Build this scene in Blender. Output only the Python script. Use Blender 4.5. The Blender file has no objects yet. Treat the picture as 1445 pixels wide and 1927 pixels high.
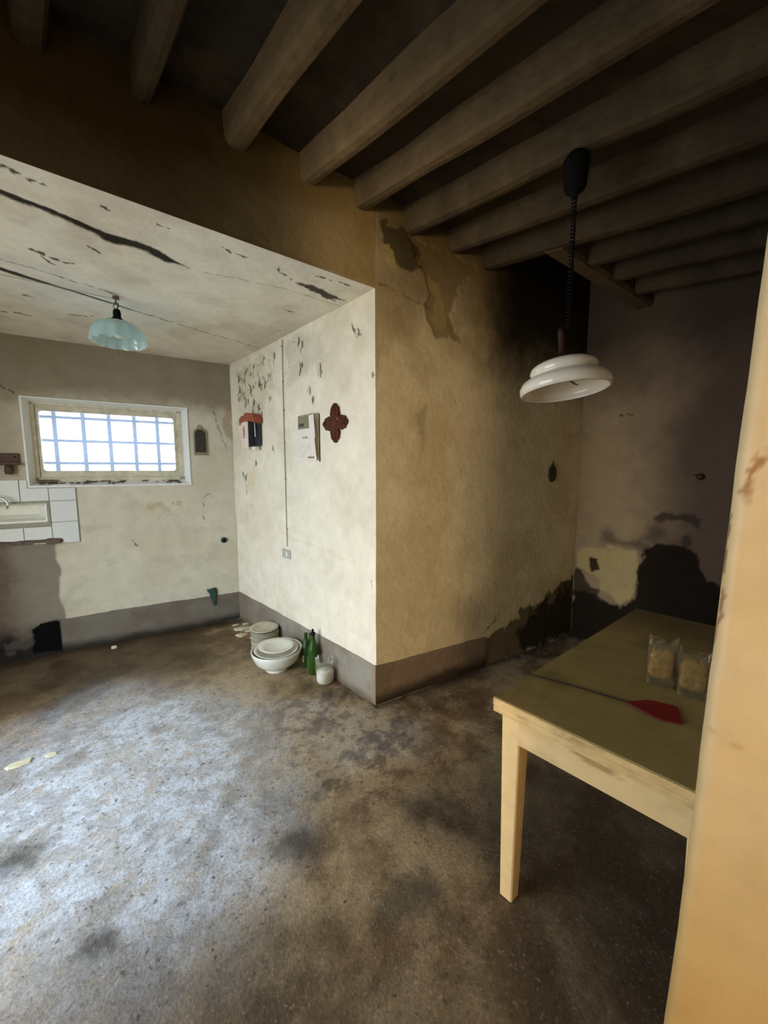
import bpy, math, random
import numpy as np
from mathutils import Vector, Matrix
random.seed(7)
SC = bpy.context.scene
COL = SC.collection

# ------------------------------------------------------------------ camera
F_PX, HOR, CAM_H = 720.0, 883.0, 1.45
PITCH = math.atan((963.5 - HOR) / F_PX)
cam = bpy.data.cameras.new('camera')
cam.sensor_fit = 'VERTICAL'
cam.sensor_height = 36.0
cam.lens = 36.0 * F_PX / 1927.0
cam.clip_start = 0.02
camo = bpy.data.objects.new('camera', cam)
COL.objects.link(camo)
camo.location = (0, 0, CAM_H)
camo.rotation_euler = (math.pi / 2 - PITCH, 0, 0)
SC.camera = camo

# ------------------------------------------------------------------ plan of the room (metres)
def az(deg):
    a = math.radians(deg)
    return np.array([math.sin(a), math.cos(a), 0.0])
P0 = np.array([-0.0478, 2.2240, 0.0])      # outer corner of the projecting wall
D0 = np.array([-1.4095, 3.6131, 0.0])      # inner corner of the alcove
E1 = az(59.2)                              # along the window wall, to the right
A1 = az(-44.4)                             # into the alcove
C1 = az(149.2)                             # along the far right wall, towards the camera
NB = np.array([E1[1], -E1[0], 0.0])        # normal of the window wall, into the room
NA = np.array([-A1[1], A1[0], 0.0]) * 1.0  # normal of the bright side wall
if np.dot(NA, E1) > 0: NA = -NA
C0 = P0 + 1.97 * E1
NC = -E1
TU, TW = az(51.2), az(136.2)               # table sides
JE = np.array([0.372, 0.426, 0.0])         # door jamb edge
LS = -2.6                                  # left wall, s coordinate
def pl(s, t, z=0.0):
    p = P0 + s * E1 + t * A1
    return (p[0], p[1], z)

# ------------------------------------------------------------------ light
SC.view_settings.view_transform = 'Standard'
SC.view_settings.look = 'None'
SC.view_settings.gamma = 1.0
SC.view_settings.use_curve_mapping = False
SC.view_settings.exposure = 0.0
w = bpy.data.worlds.new('sky'); SC.world = w; w.use_nodes = True
bg = w.node_tree.nodes['Background']
bg.inputs['Color'].default_value = (0.76, 0.88, 1.0, 1)
bg.inputs['Strength'].default_value = 7.0

def area(name, loc, direction, sx, sy, power, color, portal=False, spread=math.pi):
    l = bpy.data.lights.new(name, 'AREA'); l.shape = 'RECTANGLE'
    l.size, l.size_y = sx, sy; l.energy = power; l.color = color; l.spread = spread
    if portal: l.cycles.is_portal = True
    o = bpy.data.objects.new(name, l); COL.objects.link(o)
    o.location = loc
    o.rotation_euler = Vector(direction).to_track_quat('-Z', 'Y').to_euler()
    return o
OP0, OP1, OPH = -1.30, 0.80, 2.05          # open doorway in the left wall
c = P0 + (LS - 0.16) * E1 + 0.5 * (OP0 + OP1) * A1
nl = np.array([A1[1], -A1[0], 0.0])        # left wall normal, into the room
area('portal_left', (c[0], c[1], OPH / 2), nl, OP1 - OP0, OPH, 1, (1, 1, 1), True)
c = D0 - 0.91 * E1 - 0.30 * NB
area('portal_window', (c[0], c[1], 1.665), NB, 1.15, 0.75, 1, (1, 1, 1), True)
area('warm_fill', (-0.05, -3.0, 1.30), (0.12, 1.0, 0.02), 0.6, 0.5, 66, (1.0, 0.78, 0.52))  # unseen warm fill light, added behind the camera

# ------------------------------------------------------------------ helpers
def lin(c):
    return tuple(((x / 255) / 12.92 if x / 255 <= 0.04045 else ((x / 255 + 0.055) / 1.055) ** 2.4) for x in c)
def L3(*c): return np.array(lin(c))

def vnoise(x, y, seed=0):
    xi = np.floor(x).astype(np.int64); yi = np.floor(y).astype(np.int64)
    xf = x - xi; yf = y - yi
    def h(a, b):
        n = (a * 374761393 + b * 668265263 + seed * 1442695041) & 0x7fffffff
        n = ((n ^ (n >> 13)) * 1274126177) & 0x7fffffff
        return ((n ^ (n >> 16)) & 0xffff) / 65535.0
    u = xf * xf * (3 - 2 * xf); v = yf * yf * (3 - 2 * yf)
    return (h(xi, yi) * (1 - u) + h(xi + 1, yi) * u) * (1 - v) + (h(xi, yi + 1) * (1 - u) + h(xi + 1, yi + 1) * u) * v
def fbm(x, y, freq=1.0, octv=5, seed=0, gain=0.5):
    s = 0; a = 1; t = 0
    for k in range(octv):
        s = s + a * vnoise(x * freq + 17.3 * k, y * freq - 9.1 * k, seed + k); t += a; a *= gain; freq *= 2.03
    return s / t
def sstep(a, b, x):
    t = np.clip((x - a) / (b - a), 0, 1); return t * t * (3 - 2 * t)
def segdist(X, Y, pts):
    d = np.full(X.shape, 1e9)
    for (x0, y0), (x1, y1) in zip(pts[:-1], pts[1:]):
        dx, dy = x1 - x0, y1 - y0
        t = np.clip(((X - x0) * dx + (Y - y0) * dy) / (dx * dx + dy * dy + 1e-12), 0, 1)
        d = np.minimum(d, np.hypot(X - x0 - t * dx, Y - y0 - t * dy))
    return d
def stroke(X, Y, pts, wd, soft=0.003):
    X = X + (fbm(X, Y, 18, 4, 93) - .5) * .030; Y = Y + (fbm(X, Y, 18, 4, 97) - .5) * .030
    d = segdist(X, Y, pts) + (fbm(X, Y, 45, 3, 91) - 0.38) * wd * 2.0
    return 1 - sstep(wd * 0.5, wd * 0.5 + soft, d)
def poly(X, Y, pts, soft=0.01, rag=0.0, seed=5, fr=14):
    if rag:
        rag = rag * 1.25
        X = X + (fbm(X, Y, 60, 3, seed + 80) - .5) * min(rag, .05) * .35; Y = Y + (fbm(X, Y, 60, 3, seed + 83) - .5) * min(rag, .05) * .35
        X = X + (fbm(X, Y, fr, 4, seed) - 0.5) * rag; Y = Y + (fbm(X, Y, fr, 4, seed + 40) - 0.5) * rag
    ins = np.zeros(X.shape, bool); q = pts + [pts[0]]
    for (x0, y0), (x1, y1) in zip(q[:-1], q[1:]):
        c_ = ((y0 > Y) != (y1 > Y)) & (X < (x1 - x0) * (Y - y0) / ((y1 - y0) + 1e-12) + x0)
        ins ^= c_
    d = segdist(X, Y, q)
    sd = np.where(ins, -d, d)
    return 1 - sstep(-soft, soft, sd)
def blob(X, Y, x, y, rx, ry=None, soft=0.5, rag=0.4, seed=3):
    ry = ry or rx
    d = np.hypot((X - x) / rx, (Y - y) / ry) + (fbm(X, Y, 1.6 / min(rx, ry), 4, seed) - 0.5) * 2 * rag
    return 1 - sstep(1 - soft, 1 + soft * 0.3, d)
def mix(a, b, m): return a * (1 - m[:, None]) + b * m[:, None]

# ---- materials
def mat(name, color=(0.5, 0.5, 0.5), rough=0.6, metal=0.0, noise=0.0, nscale=20, bump=0.0, bscale=60, attr=False,
        color2=None, spec=0.5, trans=0.0, ior=1.45, alpha=None, coat=0.0, rvar=0.0, sss=0.0):
    m = bpy.data.materials.new(name); m.use_nodes = True
    nt = m.node_tree; N = nt.nodes; Lk = nt.links
    b = N['Principled BSDF']
    b.inputs['Roughness'].default_value = rough; b.inputs['Metallic'].default_value = metal
    b.inputs['Specular IOR Level'].default_value = spec
    b.inputs['Transmission Weight'].default_value = trans; b.inputs['IOR'].default_value = ior
    b.inputs['Coat Weight'].default_value = coat
    b.inputs['Base Color'].default_value = (*color, 1)
    tc = N.new('ShaderNodeTexCoord')
    src = None
    if attr:
        a = N.new('ShaderNodeAttribute'); a.attribute_name = 'Col'; src = a.outputs['Color']
    if noise > 0:
        n = N.new('ShaderNodeTexNoise'); n.inputs['Scale'].default_value = nscale; n.inputs['Detail'].default_value = 8
        n.inputs['Roughness'].default_value = 0.62
        Lk.new(tc.outputs['Object'], n.inputs['Vector'])
        mr = N.new('ShaderNodeMapRange'); mr.inputs['From Min'].default_value = 0.3; mr.inputs['From Max'].default_value = 0.7
        Lk.new(n.outputs['Fac'], mr.inputs['Value'])
        mx = N.new('ShaderNodeMix'); mx.data_type = 'RGBA'
        if attr:
            mx.blend_type = 'MULTIPLY'; mx.inputs['Factor'].default_value = 1.0
            mr.inputs['To Min'].default_value = 1 - noise; mr.inputs['To Max'].default_value = 1 + noise * 0.6
            Lk.new(src, mx.inputs['A']); Lk.new(mr.outputs['Result'], mx.inputs['B'])
        else:
            c2 = color2 or tuple(x * (1 - noise) for x in color)
            Lk.new(mr.outputs['Result'], mx.inputs['Factor'])
            mx.inputs['A'].default_value = (*color, 1); mx.inputs['B'].default_value = (*c2, 1)
        Lk.new(mx.outputs['Result'], b.inputs['Base Color'])
    elif attr:
        Lk.new(src, b.inputs['Base Color'])
    if bump > 0:
        n2 = N.new('ShaderNodeTexNoise'); n2.inputs['Scale'].default_value = bscale; n2.inputs['Detail'].default_value = 8
        Lk.new(tc.outputs['Object'], n2.inputs['Vector'])
        bp = N.new('ShaderNodeBump'); bp.inputs['Strength'].default_value = 1.0; bp.inputs['Distance'].default_value = bump
        Lk.new(n2.outputs['Fac'], bp.inputs['Height']); Lk.new(bp.outputs['Normal'], b.inputs['Normal'])
    return m

def thin_glass(name, tint, haze=0.0, rough=0.05):
    m = bpy.data.materials.new(name); m.use_nodes = True
    nt = m.node_tree; N = nt.nodes; Lk = nt.links
    N.remove(N['Principled BSDF']); out = N['Material Output']
    tr = N.new('ShaderNodeBsdfTransparent'); tr.inputs['Color'].default_value = (*tint, 1)
    gl = N.new('ShaderNodeBsdfGlossy'); gl.inputs['Roughness'].default_value = rough
    fr = N.new('ShaderNodeFresnel'); fr.inputs['IOR'].default_value = 1.45
    mx = N.new('ShaderNodeMixShader'); Lk.new(fr.outputs[0], mx.inputs[0]); Lk.new(tr.outputs[0], mx.inputs[1]); Lk.new(gl.outputs[0], mx.inputs[2])
    last = mx
    if haze > 0:
        tl = N.new('ShaderNodeBsdfTranslucent'); tl.inputs['Color'].default_value = (*[min(1, x * 1.05) for x in tint], 1)
        df = N.new('ShaderNodeBsdfDiffuse'); df.inputs['Color'].default_value = (*tint, 1)
        ms = N.new('ShaderNodeMixShader'); ms.inputs[0].default_value = 0.35
        Lk.new(tl.outputs[0], ms.inputs[1]); Lk.new(df.outputs[0], ms.inputs[2])
        m2 = N.new('ShaderNodeMixShader'); m2.inputs[0].default_value = haze
        Lk.new(mx.outputs[0], m2.inputs[1]); Lk.new(ms.outputs[0], m2.inputs[2]); last = m2
    Lk.new(last.outputs[0], out.inputs['Surface'])
    return m

M = {}
M['plaster'] = mat('painted_plaster', attr=True, noise=0.10, nscale=9, bump=0.0035, bscale=28, rough=0.85, spec=0.06)
M['floor'] = mat('worn_concrete', attr=True, noise=0.30, nscale=70, bump=0.0022, bscale=110, rough=0.5, spec=0.45)
def floor_extra(m):
    nt = m.node_tree; N = nt.nodes; Lk = nt.links; b = N['Principled BSDF']
    cur = b.inputs['Base Color'].links[0].from_socket
    tc = N.new('ShaderNodeTexCoord')
    for sc, lo, hi, col_, f in ((190, .60, .70, (0.60, 0.56, 0.48), .22), (95, .63, .70, (0.06, 0.05, 0.04), .75), (240, .60, .66, (0.10, 0.08, 0.06), .5), (60, .60, .68, (0.05, 0.045, 0.04), .45)):
        n = N.new('ShaderNodeTexNoise'); n.inputs['Scale'].default_value = sc * .55; n.inputs['Detail'].default_value = 3; n.noise_dimensions = '4D'; n.inputs['W'].default_value = sc
        Lk.new(tc.outputs['Object'], n.inputs['Vector'])
        mr = N.new('ShaderNodeMapRange'); mr.inputs['From Min'].default_value = lo; mr.inputs['From Max'].default_value = hi; mr.inputs['To Max'].default_value = f
        Lk.new(n.outputs['Fac'], mr.inputs['Value'])
        mx = N.new('ShaderNodeMix'); mx.data_type = 'RGBA'; mx.inputs['B'].default_value = (*col_, 1)
        Lk.new(mr.outputs['Result'], mx.inputs['Factor']); Lk.new(cur, mx.inputs['A']); cur = mx.outputs['Result']
    Lk.new(cur, b.inputs['Base Color'])
floor_extra(M['floor'])
M['wood_paint'] = mat('cream_gloss_paint', lin((222, 200, 158)), noise=0.14, nscale=14, bump=0.0012, bscale=60, rough=0.45)
M['table_paint'] = mat('table_cream_paint', attr=True, noise=0.08, nscale=20, bump=0.001, bscale=50, rough=0.5)
M['frame_paint'] = mat('dirty_frame_paint', lin((226, 218, 190)), noise=0.35, nscale=16, bump=0.002, bscale=70, rough=0.6)
M['white'] = mat('white_gloss', lin((236, 236, 230)), noise=0.05, nscale=20, rough=0.35)
M['joist'] = mat('limewashed_joist', attr=True, noise=0.22, nscale=18, bump=0.008, bscale=26, rough=0.8, spec=0.2)
M['iron'] = mat('painted_iron', lin((132, 146, 172)), noise=0.2, nscale=30, rough=0.6)
M['tile'] = mat('white_tile', lin((222, 224, 218)), noise=0.06, nscale=25, rough=0.18)
M['ceramic'] = mat('cream_ceramic', lin((236, 233, 218)), noise=0.10, nscale=14, rough=0.22, coat=0.3)
M['ceramic_dusty'] = mat('dusty_ceramic', lin((222, 214, 188)), noise=0.45, nscale=14, rough=0.45)
M['chrome'] = mat('chrome', (0.75, 0.77, 0.8), rough=0.12, metal=1.0)
M['brown'] = mat('dark_brown_wood', lin((88, 58, 36)), noise=0.45, nscale=22, bump=0.002, bscale=60, rough=0.6)
M['carved'] = mat('carved_brown_wood', lin((92, 46, 26)), noise=0.6, nscale=60, bump=0.003, bscale=90, rough=0.6, spec=.25)
M['terra'] = mat('terracotta_red_wood', lin((168, 84, 56)), noise=0.35, nscale=40, rough=0.5)
M['stone'] = mat('broken_brown_mortar', lin((120, 100, 88)), noise=0.5, nscale=30, bump=0.01, bscale=40, rough=0.9)
M['grout'] = mat('grey_green_grout', lin((168, 166, 145)), noise=0.3, nscale=40, rough=0.85)
M['black'] = mat('black_plastic', lin((16, 14, 12)), noise=0.2, nscale=20, rough=0.8, spec=.15)
M['darkcap'] = mat('dark_brown_cap', lin((60, 34, 22)), noise=0.2, nscale=20, rough=0.5)
M['opal'] = mat('opal_glass', lin((240, 226, 204)), noise=0.08, nscale=12, rough=0.18, coat=0.4)
M['opal'].node_tree.nodes['Principled BSDF'].inputs['Subsurface Weight'].default_value = 0.0
M['paper'] = mat('old_paper', lin((238, 226, 212)), noise=0.06, nscale=30, rough=0.8)
M['pinkpaper'] = mat('pinkish_paper', lin((240, 216, 200)), noise=0.08, nscale=30, rough=0.8)
M['olive'] = mat('olive_print', lin((150, 140, 104)), noise=0.4, nscale=60, rough=0.7)
M['print'] = mat('pale_print', lin((196, 186, 172)), noise=0.2, nscale=60, rough=0.8)
M['slate'] = mat('dark_slate_card', lin((52, 56, 60)), noise=0.3, nscale=40, rough=0.7)
M['tin'] = mat('dark_picture', lin((62, 58, 48)), noise=0.6, nscale=40, bump=0.003, bscale=60, rough=0.5)
M['greyplate'] = mat('grey_plastic_plate', lin((186, 182, 168)), noise=0.08, nscale=30, rough=0.5)
M['cable'] = mat('pale_cable', lin((165, 158, 138)), noise=0.2, nscale=40, rough=0.6)
M['green'] = mat('dark_green_scrap', lin((52, 78, 62)), noise=0.4, nscale=60, rough=0.8)
M['flake'] = mat('fallen_plaster', lin((226, 218, 186)), noise=0.2, nscale=50, rough=0.9)
M['wallflake'] = mat('peeling_paint', lin((214, 210, 190)), noise=0.15, nscale=40, rough=0.8)
M['red'] = mat('red_plastic', lin((122, 22, 20)), noise=0.15, nscale=30, rough=0.5)
M['wire'] = mat('dark_wire', lin((60, 50, 32)), noise=0.2, nscale=30, rough=0.5)
M['salt'] = mat('white_salt', lin((244, 234, 220)), noise=0.08, nscale=60, bump=0.002, bscale=120, rough=0.9)
M['bottle'] = mat('green_bottle_glass', lin((92, 140, 60)), rough=0.08, trans=0.7, ior=1.3, noise=0.3, nscale=12)
M['label'] = mat('yellowed_label', lin((206, 190, 120)), noise=0.4, nscale=50, rough=0.8)
M['clear'] = thin_glass('clear_glass', (0.86, 0.88, 0.84), 0.22, 0.04)
M['pane'] = thin_glass('dusty_pane', (0.93, 0.96, 1.0), 0.07, 0.1)
M['lampglass'] = thin_glass('pale_green_lamp_glass', (0.72, 0.84, 0.82), 0.52, 0.08)
M['film'] = thin_glass('yellowed_clear_plastic', (0.86, 0.80, 0.56), 0.16, 0.15)
M['food'] = mat('yellow_brown_contents', lin((190, 148, 80)), color2=lin((112, 84, 34)), noise=0.4, nscale=38, bump=0.004, bscale=70, rough=0.8)
M['hall'] = mat('hall_plaster', lin((200, 180, 145)), noise=0.1, nscale=5, rough=0.9)
M['dark'] = mat('soot_black', lin((20, 17, 14)), noise=0.2, nscale=20, rough=0.95)

# ---- mesh builder
class MB:
    def __init__(s): s.v = []; s.f = []; s.c = []
    def add(s, vs, fs, col=None):
        o = len(s.v); s.v += [tuple(map(float, p)) for p in vs]; s.f += [tuple(i + o for i in q) for q in fs]
        if col is not None: s.c += [col] * len(vs)
        return s
    def box(s, x0, x1, y0, y1, z0, z1, mt=None, ch=0.0):
        if ch > 0:
            # chamfered box : 24 verts
            vs = []; 
            c_ = ch
            X = (x0, x1); Y = (y0, y1); Z = (z0, z1)
            idx = {}
            for ix in (0, 1):
                for iy in (0, 1):
                    for iz in (0, 1):
                        sx = 1 if ix == 0 else -1; sy = 1 if iy == 0 else -1; sz = 1 if iz == 0 else -1
                        idx[ix, iy, iz, 0] = len(vs); vs.append((X[ix], Y[iy] + sy * c_, Z[iz] + sz * c_))
                        idx[ix, iy, iz, 1] = len(vs); vs.append((X[ix] + sx * c_, Y[iy], Z[iz] + sz * c_))
                        idx[ix, iy, iz, 2] = len(vs); vs.append((X[ix] + sx * c_, Y[iy] + sy * c_, Z[iz]))
            fs = []
            g = lambda a, b, c, k: idx[a, b, c, k]
            fs.append((g(0,0,0,0), g(0,0,1,0), g(0,1,1,0), g(0,1,0,0))); fs.append((g(1,0,0,0), g(1,1,0,0), g(1,1,1,0), g(1,0,1,0)))
            fs.append((g(0,0,0,1), g(1,0,0,1), g(1,0,1,1), g(0,0,1,1))); fs.append((g(0,1,0,1), g(0,1,1,1), g(1,1,1,1), g(1,1,0,1)))
            fs.append((g(0,0,0,2), g(0,1,0,2), g(1,1,0,2), g(1,0,0,2))); fs.append((g(0,0,1,2), g(1,0,1,2), g(1,1,1,2), g(0,1,1,2)))
            for a in (0, 1):
                for b in (0, 1):
                    fs.append((g(a,b,0,0), g(a,b,1,0), g(a,b,1,1), g(a,b,0,1)))
                    fs.append((g(a,0,b,0), g(a,1,b,0), g(a,1,b,2), g(a,0,b,2)))
                    fs.append((g(0,a,b,1), g(1,a,b,1), g(1,a,b,2), g(0,a,b,2)))
                    for c2 in (0, 1): fs.append((g(a,b,c2,0), g(a,b,c2,1), g(a,b,c2,2)))
        else:
            vs = [(x, y, z) for x in (x0, x1) for y in (y0, y1) for z in (z0, z1)]
            fs = [(0, 1, 3, 2), (4, 6, 7, 5), (0, 4, 5, 1), (2, 3, 7, 6), (0, 2, 6, 4), (1, 5, 7, 3)]
        if mt is not None: vs = [tuple(mt @ Vector(p)) for p in vs]
        return s.add(vs, fs)
    def tube(s, pts, r, n=8, cap=True):
        pts = [Vector(p) for p in pts]; rs = r if isinstance(r, (list, tuple)) else [r] * len(pts)
        vs = []; fs = []; up = Vector((0.0, 0.0, 1.0)); pa = None
        for i, p in enumerate(pts):
            d = (pts[min(i + 1, len(pts) - 1)] - pts[max(i - 1, 0)]).normalized()
            if pa is None:
                a = d.orthogonal().normalized()
            else:
                a = (pa - d * pa.dot(d)); a = a.normalized() if a.length > 1e-6 else d.orthogonal().normalized()
            pa = a; b = d.cross(a)
            for k in range(n):
                t = 2 * math.pi * k / n
                vs.append(p + (a * math.cos(t) + b * math.sin(t)) * rs[i])
        for i in range(len(pts) - 1):
            for k in range(n):
                fs.append((i * n + k, i * n + (k + 1) % n, (i + 1) * n + (k + 1) % n, (i + 1) * n + k))
        if cap:
            fs.append(tuple(range(n))[::-1]); fs.append(tuple((len(pts) - 1) * n + k for k in range(n)))
        return s.add(vs, fs)
    def lathe(s, prof, n=48, off=(0, 0, 0), flute=None, wob=None):
        vs = []; fs = []; m = len(prof)
        for k in range(n):
            a = 2 * math.pi * k / n
            for j, (r, z) in enumerate(prof):
                rr, zz = r, z
                if flute: rr, zz = flute(r, z, a, j / (m - 1))
                vs.append((off[0] + rr * math.cos(a), off[1] + rr * math.sin(a), off[2] + zz))
        for k in range(n):
            k2 = (k + 1) % n
            for j in range(m - 1):
                fs.append((k * m + j, k2 * m + j, k2 * m + j + 1, k * m + j + 1))
        return s.add(vs, fs)
    def prism(s, poly2, z0, z1, fn=None):
        n = len(poly2); vs = [(x, y, z0) for x, y in poly2] + [(x, y, z1) for x, y in poly2]
        if fn: vs = [fn(p) for p in vs]
        fs = [tuple(range(n))[::-1], tuple(range(n, 2 * n))] + [(i, (i + 1) % n, n + (i + 1) % n, n + i) for i in range(n)]
        return s.add(vs, fs)
    def build(s, name, m, parent=None, smooth=False, loc=None, rot=None, kind=None, weld=False):
        me = bpy.data.meshes.new(name); me.from_pydata(s.v, [], s.f); me.validate()
        if s.c and len(s.c) == len(s.v):
            at = me.color_attributes.new('Col', 'FLOAT_COLOR', 'POINT')
            at.data.foreach_set('color', np.array([list(c_) + [1] for c_ in s.c], dtype=np.float32).ravel())
        if weld or smooth:
            import bmesh
            bm = bmesh.new(); bm.from_mesh(me)
            if weld: bmesh.ops.remove_doubles(bm, verts=bm.verts, dist=1e-5)
            bmesh.ops.recalc_face_normals(bm, faces=bm.faces); bm.to_mesh(me); bm.free()
        me.materials.append(m)
        if smooth: me.shade_smooth(); 
        o = bpy.data.objects.new(name, me); COL.objects.link(o)
        if parent is not None: o.parent = parent
        if loc is not None: o.location = loc
        if rot is not None: o.rotation_euler = rot
        if kind: o['kind'] = kind
        return o
def thing(name, label, cat, loc=(0, 0, 0), rotz=0.0, group=None):
    o = bpy.data.objects.new(name, None); COL.objects.link(o); o.empty_display_size = 0.05
    o.location = loc; o.rotation_euler = (0, 0, rotz); o['label'] = label; o['category'] = cat
    if group: o['group'] = group
    return o
def tag(o, label, cat, group=None):
    o['label'] = label; o['category'] = cat
    if group: o['group'] = group
    return o
def struct(o, label=None):
    o['kind'] = 'structure'
    if label: o['label'] = label
    return o
def rz_of(d): return math.atan2(d[1], d[0])
RB = rz_of(E1)          # local +x runs right along the window wall, local +y into the wall
RA = rz_of(-A1)         # the same for the bright side wall

# ---- big painted surfaces, a grid with real relief and paint colours per vertex
def surface(name, fn, u0, u1, v0, v1, res, m, colf, relf=None, normal=(0, 0, 1), keep=None, back=None):
    nu = max(2, int(round((u1 - u0) / res)) + 1); nv = max(2, int(round((v1 - v0) / res)) + 1)
    U, V = np.meshgrid(np.linspace(u0, u1, nu), np.linspace(v0, v1, nv), indexing='ij')
    U = U.ravel(); V = V.ravel()
    P = fn(U, V)
    if relf is not None: P = P + relf(U, V)[:, None] * np.array(normal)[None, :]
    i, j = np.meshgrid(np.arange(nu - 1), np.arange(nv - 1), indexing='ij'); i = i.ravel(); j = j.ravel()
    F = np.stack([i * nv + j, (i + 1) * nv + j, (i + 1) * nv + j + 1, i * nv + j + 1], 1)
    if keep is not None:
        cu = U[F].mean(1); cv = V[F].mean(1); F = F[keep(cu, cv)]
    C = np.clip(colf(U, V), 0.001, 0.95)
    nb = len(P)
    if back is not None:                      # plain slab behind, for real thickness
        bv, bf = back
        P = np.vstack([P, np.array(bv)]); C = np.vstack([C, np.full((len(bv), 3), 0.3)])
        F = np.vstack([F, np.array(bf) + nb])
    me = bpy.data.meshes.new(name)
    me.vertices.add(len(P)); me.vertices.foreach_set('co', P.astype(np.float32).ravel())
    me.loops.add(F.size); me.loops.foreach_set('vertex_index', F.astype(np.int32).ravel())
    me.polygons.add(len(F)); me.polygons.foreach_set('loop_start', (np.arange(len(F)) * 4).astype(np.int32))
    me.update(calc_edges=True); me.validate()
    at = me.color_attributes.new('Col', 'FLOAT_COLOR', 'POINT')
    at.data.foreach_set('color', np.hstack([C, np.ones((len(C), 1))]).astype(np.float32).ravel())
    me.materials.append(m)
    o = bpy.data.objects.new(name, me); COL.objects.link(o); o['kind'] = 'structure'
    if back is None: me.shade_smooth()
    return o
def wallfn(P, d):
    return lambda U, V: P[None, :] + U[:, None] * d[None, :] + V[:, None] * np.array([0, 0, 1.0])[None, :]
def slab(P, d, n, u0, u1, v0, v1, t0=0.012, t1=0.16):
    vs = []
    for u in (u0, u1):
        for k in (t0, t1):
            for z in (v0, v1):
                p = P + u * d - k * n; vs.append((p[0], p[1], z))
    return vs, [(0, 1, 3, 2), (4, 6, 7, 5), (0, 4, 5, 1), (2, 3, 7, 6), (0, 2, 6, 4), (1, 5, 7, 3)]
def slabs(P, d, n, lst, **k):
    V_ = []; F_ = []
    for (u0, u1, v0, v1) in lst:
        a, b = slab(P, d, n, u0, u1, v0, v1, **k); F_ += [tuple(i + len(V_) for i in q) for q in b]; V_ += a
    return V_, F_

# ================================================================== STRUCTURE
WHITE = L3(226, 222, 206); CREAM = L3(214, 190, 138); SMOKE = L3(150, 128, 100)
CREAM = L3(230, 208, 162); GREY = L3(138, 134, 126); BLACK = L3(22, 19, 16); DIRT = L3(92, 80, 60); OLD = L3(200, 186, 150)

# ---- floor
def floor_col(X, Y):
    q = np.stack([X, Y], 1) - P0[None, :2]
    Mi = np.linalg.inv(np.array([[E1[0], A1[0]], [E1[1], A1[1]]])); st = q @ Mi.T; s, t = st[:, 0], st[:, 1]
    n1 = fbm(X, Y, 2.2, 6, 11, 0.6); n2 = fbm(X, Y, 7, 5, 23, 0.6); n3 = fbm(X, Y, 38, 3, 37); n4 = fbm(X, Y, 16, 4, 51, .65)
    brown = L3(118, 94, 66); tan = L3(174, 151, 116); pale = L3(212, 218, 226); dark = L3(64, 53, 40)
    c = np.repeat(brown[None, :], len(X), 0)
    c = mix(c, tan, sstep(0.40, 0.62, n1 * 0.5 + n2 * 0.5))
    c = mix(c, dark, sstep(0.52, 0.70, fbm(X, Y, 3.1, 5, 77, .6)) * 0.75)
    # scoured pale screed, left half; bluish daylight pool painted into its colour
    z = blob(X, Y, -1.25, 1.58, 1.05, 0.98, 0.55, 0.35, 8)
    z = np.maximum(z, blob(X, Y, -0.1, 1.95, 0.45, 0.28, 0.6, 0.4, 18) * 0.2)
    z = np.maximum(z, blob(X, Y, -0.55, 2.15, 0.40, 0.22, 0.6, 0.5, 19) * 0.25)
    c = mix(c, L3(186, 162, 124), blob(X, Y, -.30, 2.0, .75, .55, .7, .4, 88) * sstep(.40, .56, n4) * .75)
    gr = sstep(0.42, 0.60, n4 * 0.6 + n3 * 0.4)
    c = mix(c, pale, z * (0.60 + 0.40 * gr))
    c = mix(c, L3(150, 142, 132), z * sstep(0.5, 0.66, fbm(X, Y, 4.5, 4, 66, .6)) * 0.7)
    # gritty pale specks all over, dark pits
    sp = sstep(0.66, 0.74, fbm(X, Y, 60, 2, 101)); c = mix(c, tan * 1.15, sp * 0.5 * sstep(.4, .6, n2))
    
    # darker strips along the foot of the walls
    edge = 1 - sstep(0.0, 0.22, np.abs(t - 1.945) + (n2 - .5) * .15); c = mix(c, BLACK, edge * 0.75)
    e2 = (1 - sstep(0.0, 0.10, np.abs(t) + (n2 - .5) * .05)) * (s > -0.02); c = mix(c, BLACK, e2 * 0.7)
    dk = sstep(0.75, 1.35, t + (n1 - .5) * .5) * sstep(-0.15, -0.6, s); c = mix(c, L3(70, 54, 35), dk * 0.8)  # shade beyond the daylight pool, painted into the alcove floor
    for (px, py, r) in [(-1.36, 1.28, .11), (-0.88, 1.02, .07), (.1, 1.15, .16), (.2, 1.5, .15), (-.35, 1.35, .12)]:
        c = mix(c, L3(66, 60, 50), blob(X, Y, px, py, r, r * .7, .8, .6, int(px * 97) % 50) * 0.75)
    under = sstep(-0.7, -0.2, s) * sstep(-0.4, -1.0, t); c = mix(c, L3(50, 40, 32), under * 0.75)  # shade under and around the table, painted into the floor colour
    c = mix(c, L3(58, 48, 38), sstep(1.35, .85, Y + (n1 - .5) * .5) * sstep(-1.25, -.3, X) * .6)  # foreground dirt, darkened to paint in its shade
    return c
def floor_rel(X, Y):
    return (fbm(X, Y, 3, 4, 5) - .5) * 0.012 + (fbm(X, Y, 22, 4, 9) - .5) * 0.004 - 0.003
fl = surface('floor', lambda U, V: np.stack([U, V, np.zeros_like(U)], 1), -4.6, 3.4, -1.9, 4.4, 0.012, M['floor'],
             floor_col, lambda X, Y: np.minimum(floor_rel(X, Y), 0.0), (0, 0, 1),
             back=([(x, y, z) for x in (-4.6, 3.4) for y in (-3.9, 4.4) for z in (-0.12, -0.03)],
                   [(0, 1, 3, 2), (4, 6, 7, 5), (0, 4, 5, 1), (2, 3, 7, 6), (0, 2, 6, 4), (1, 5, 7, 3)]))

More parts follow.
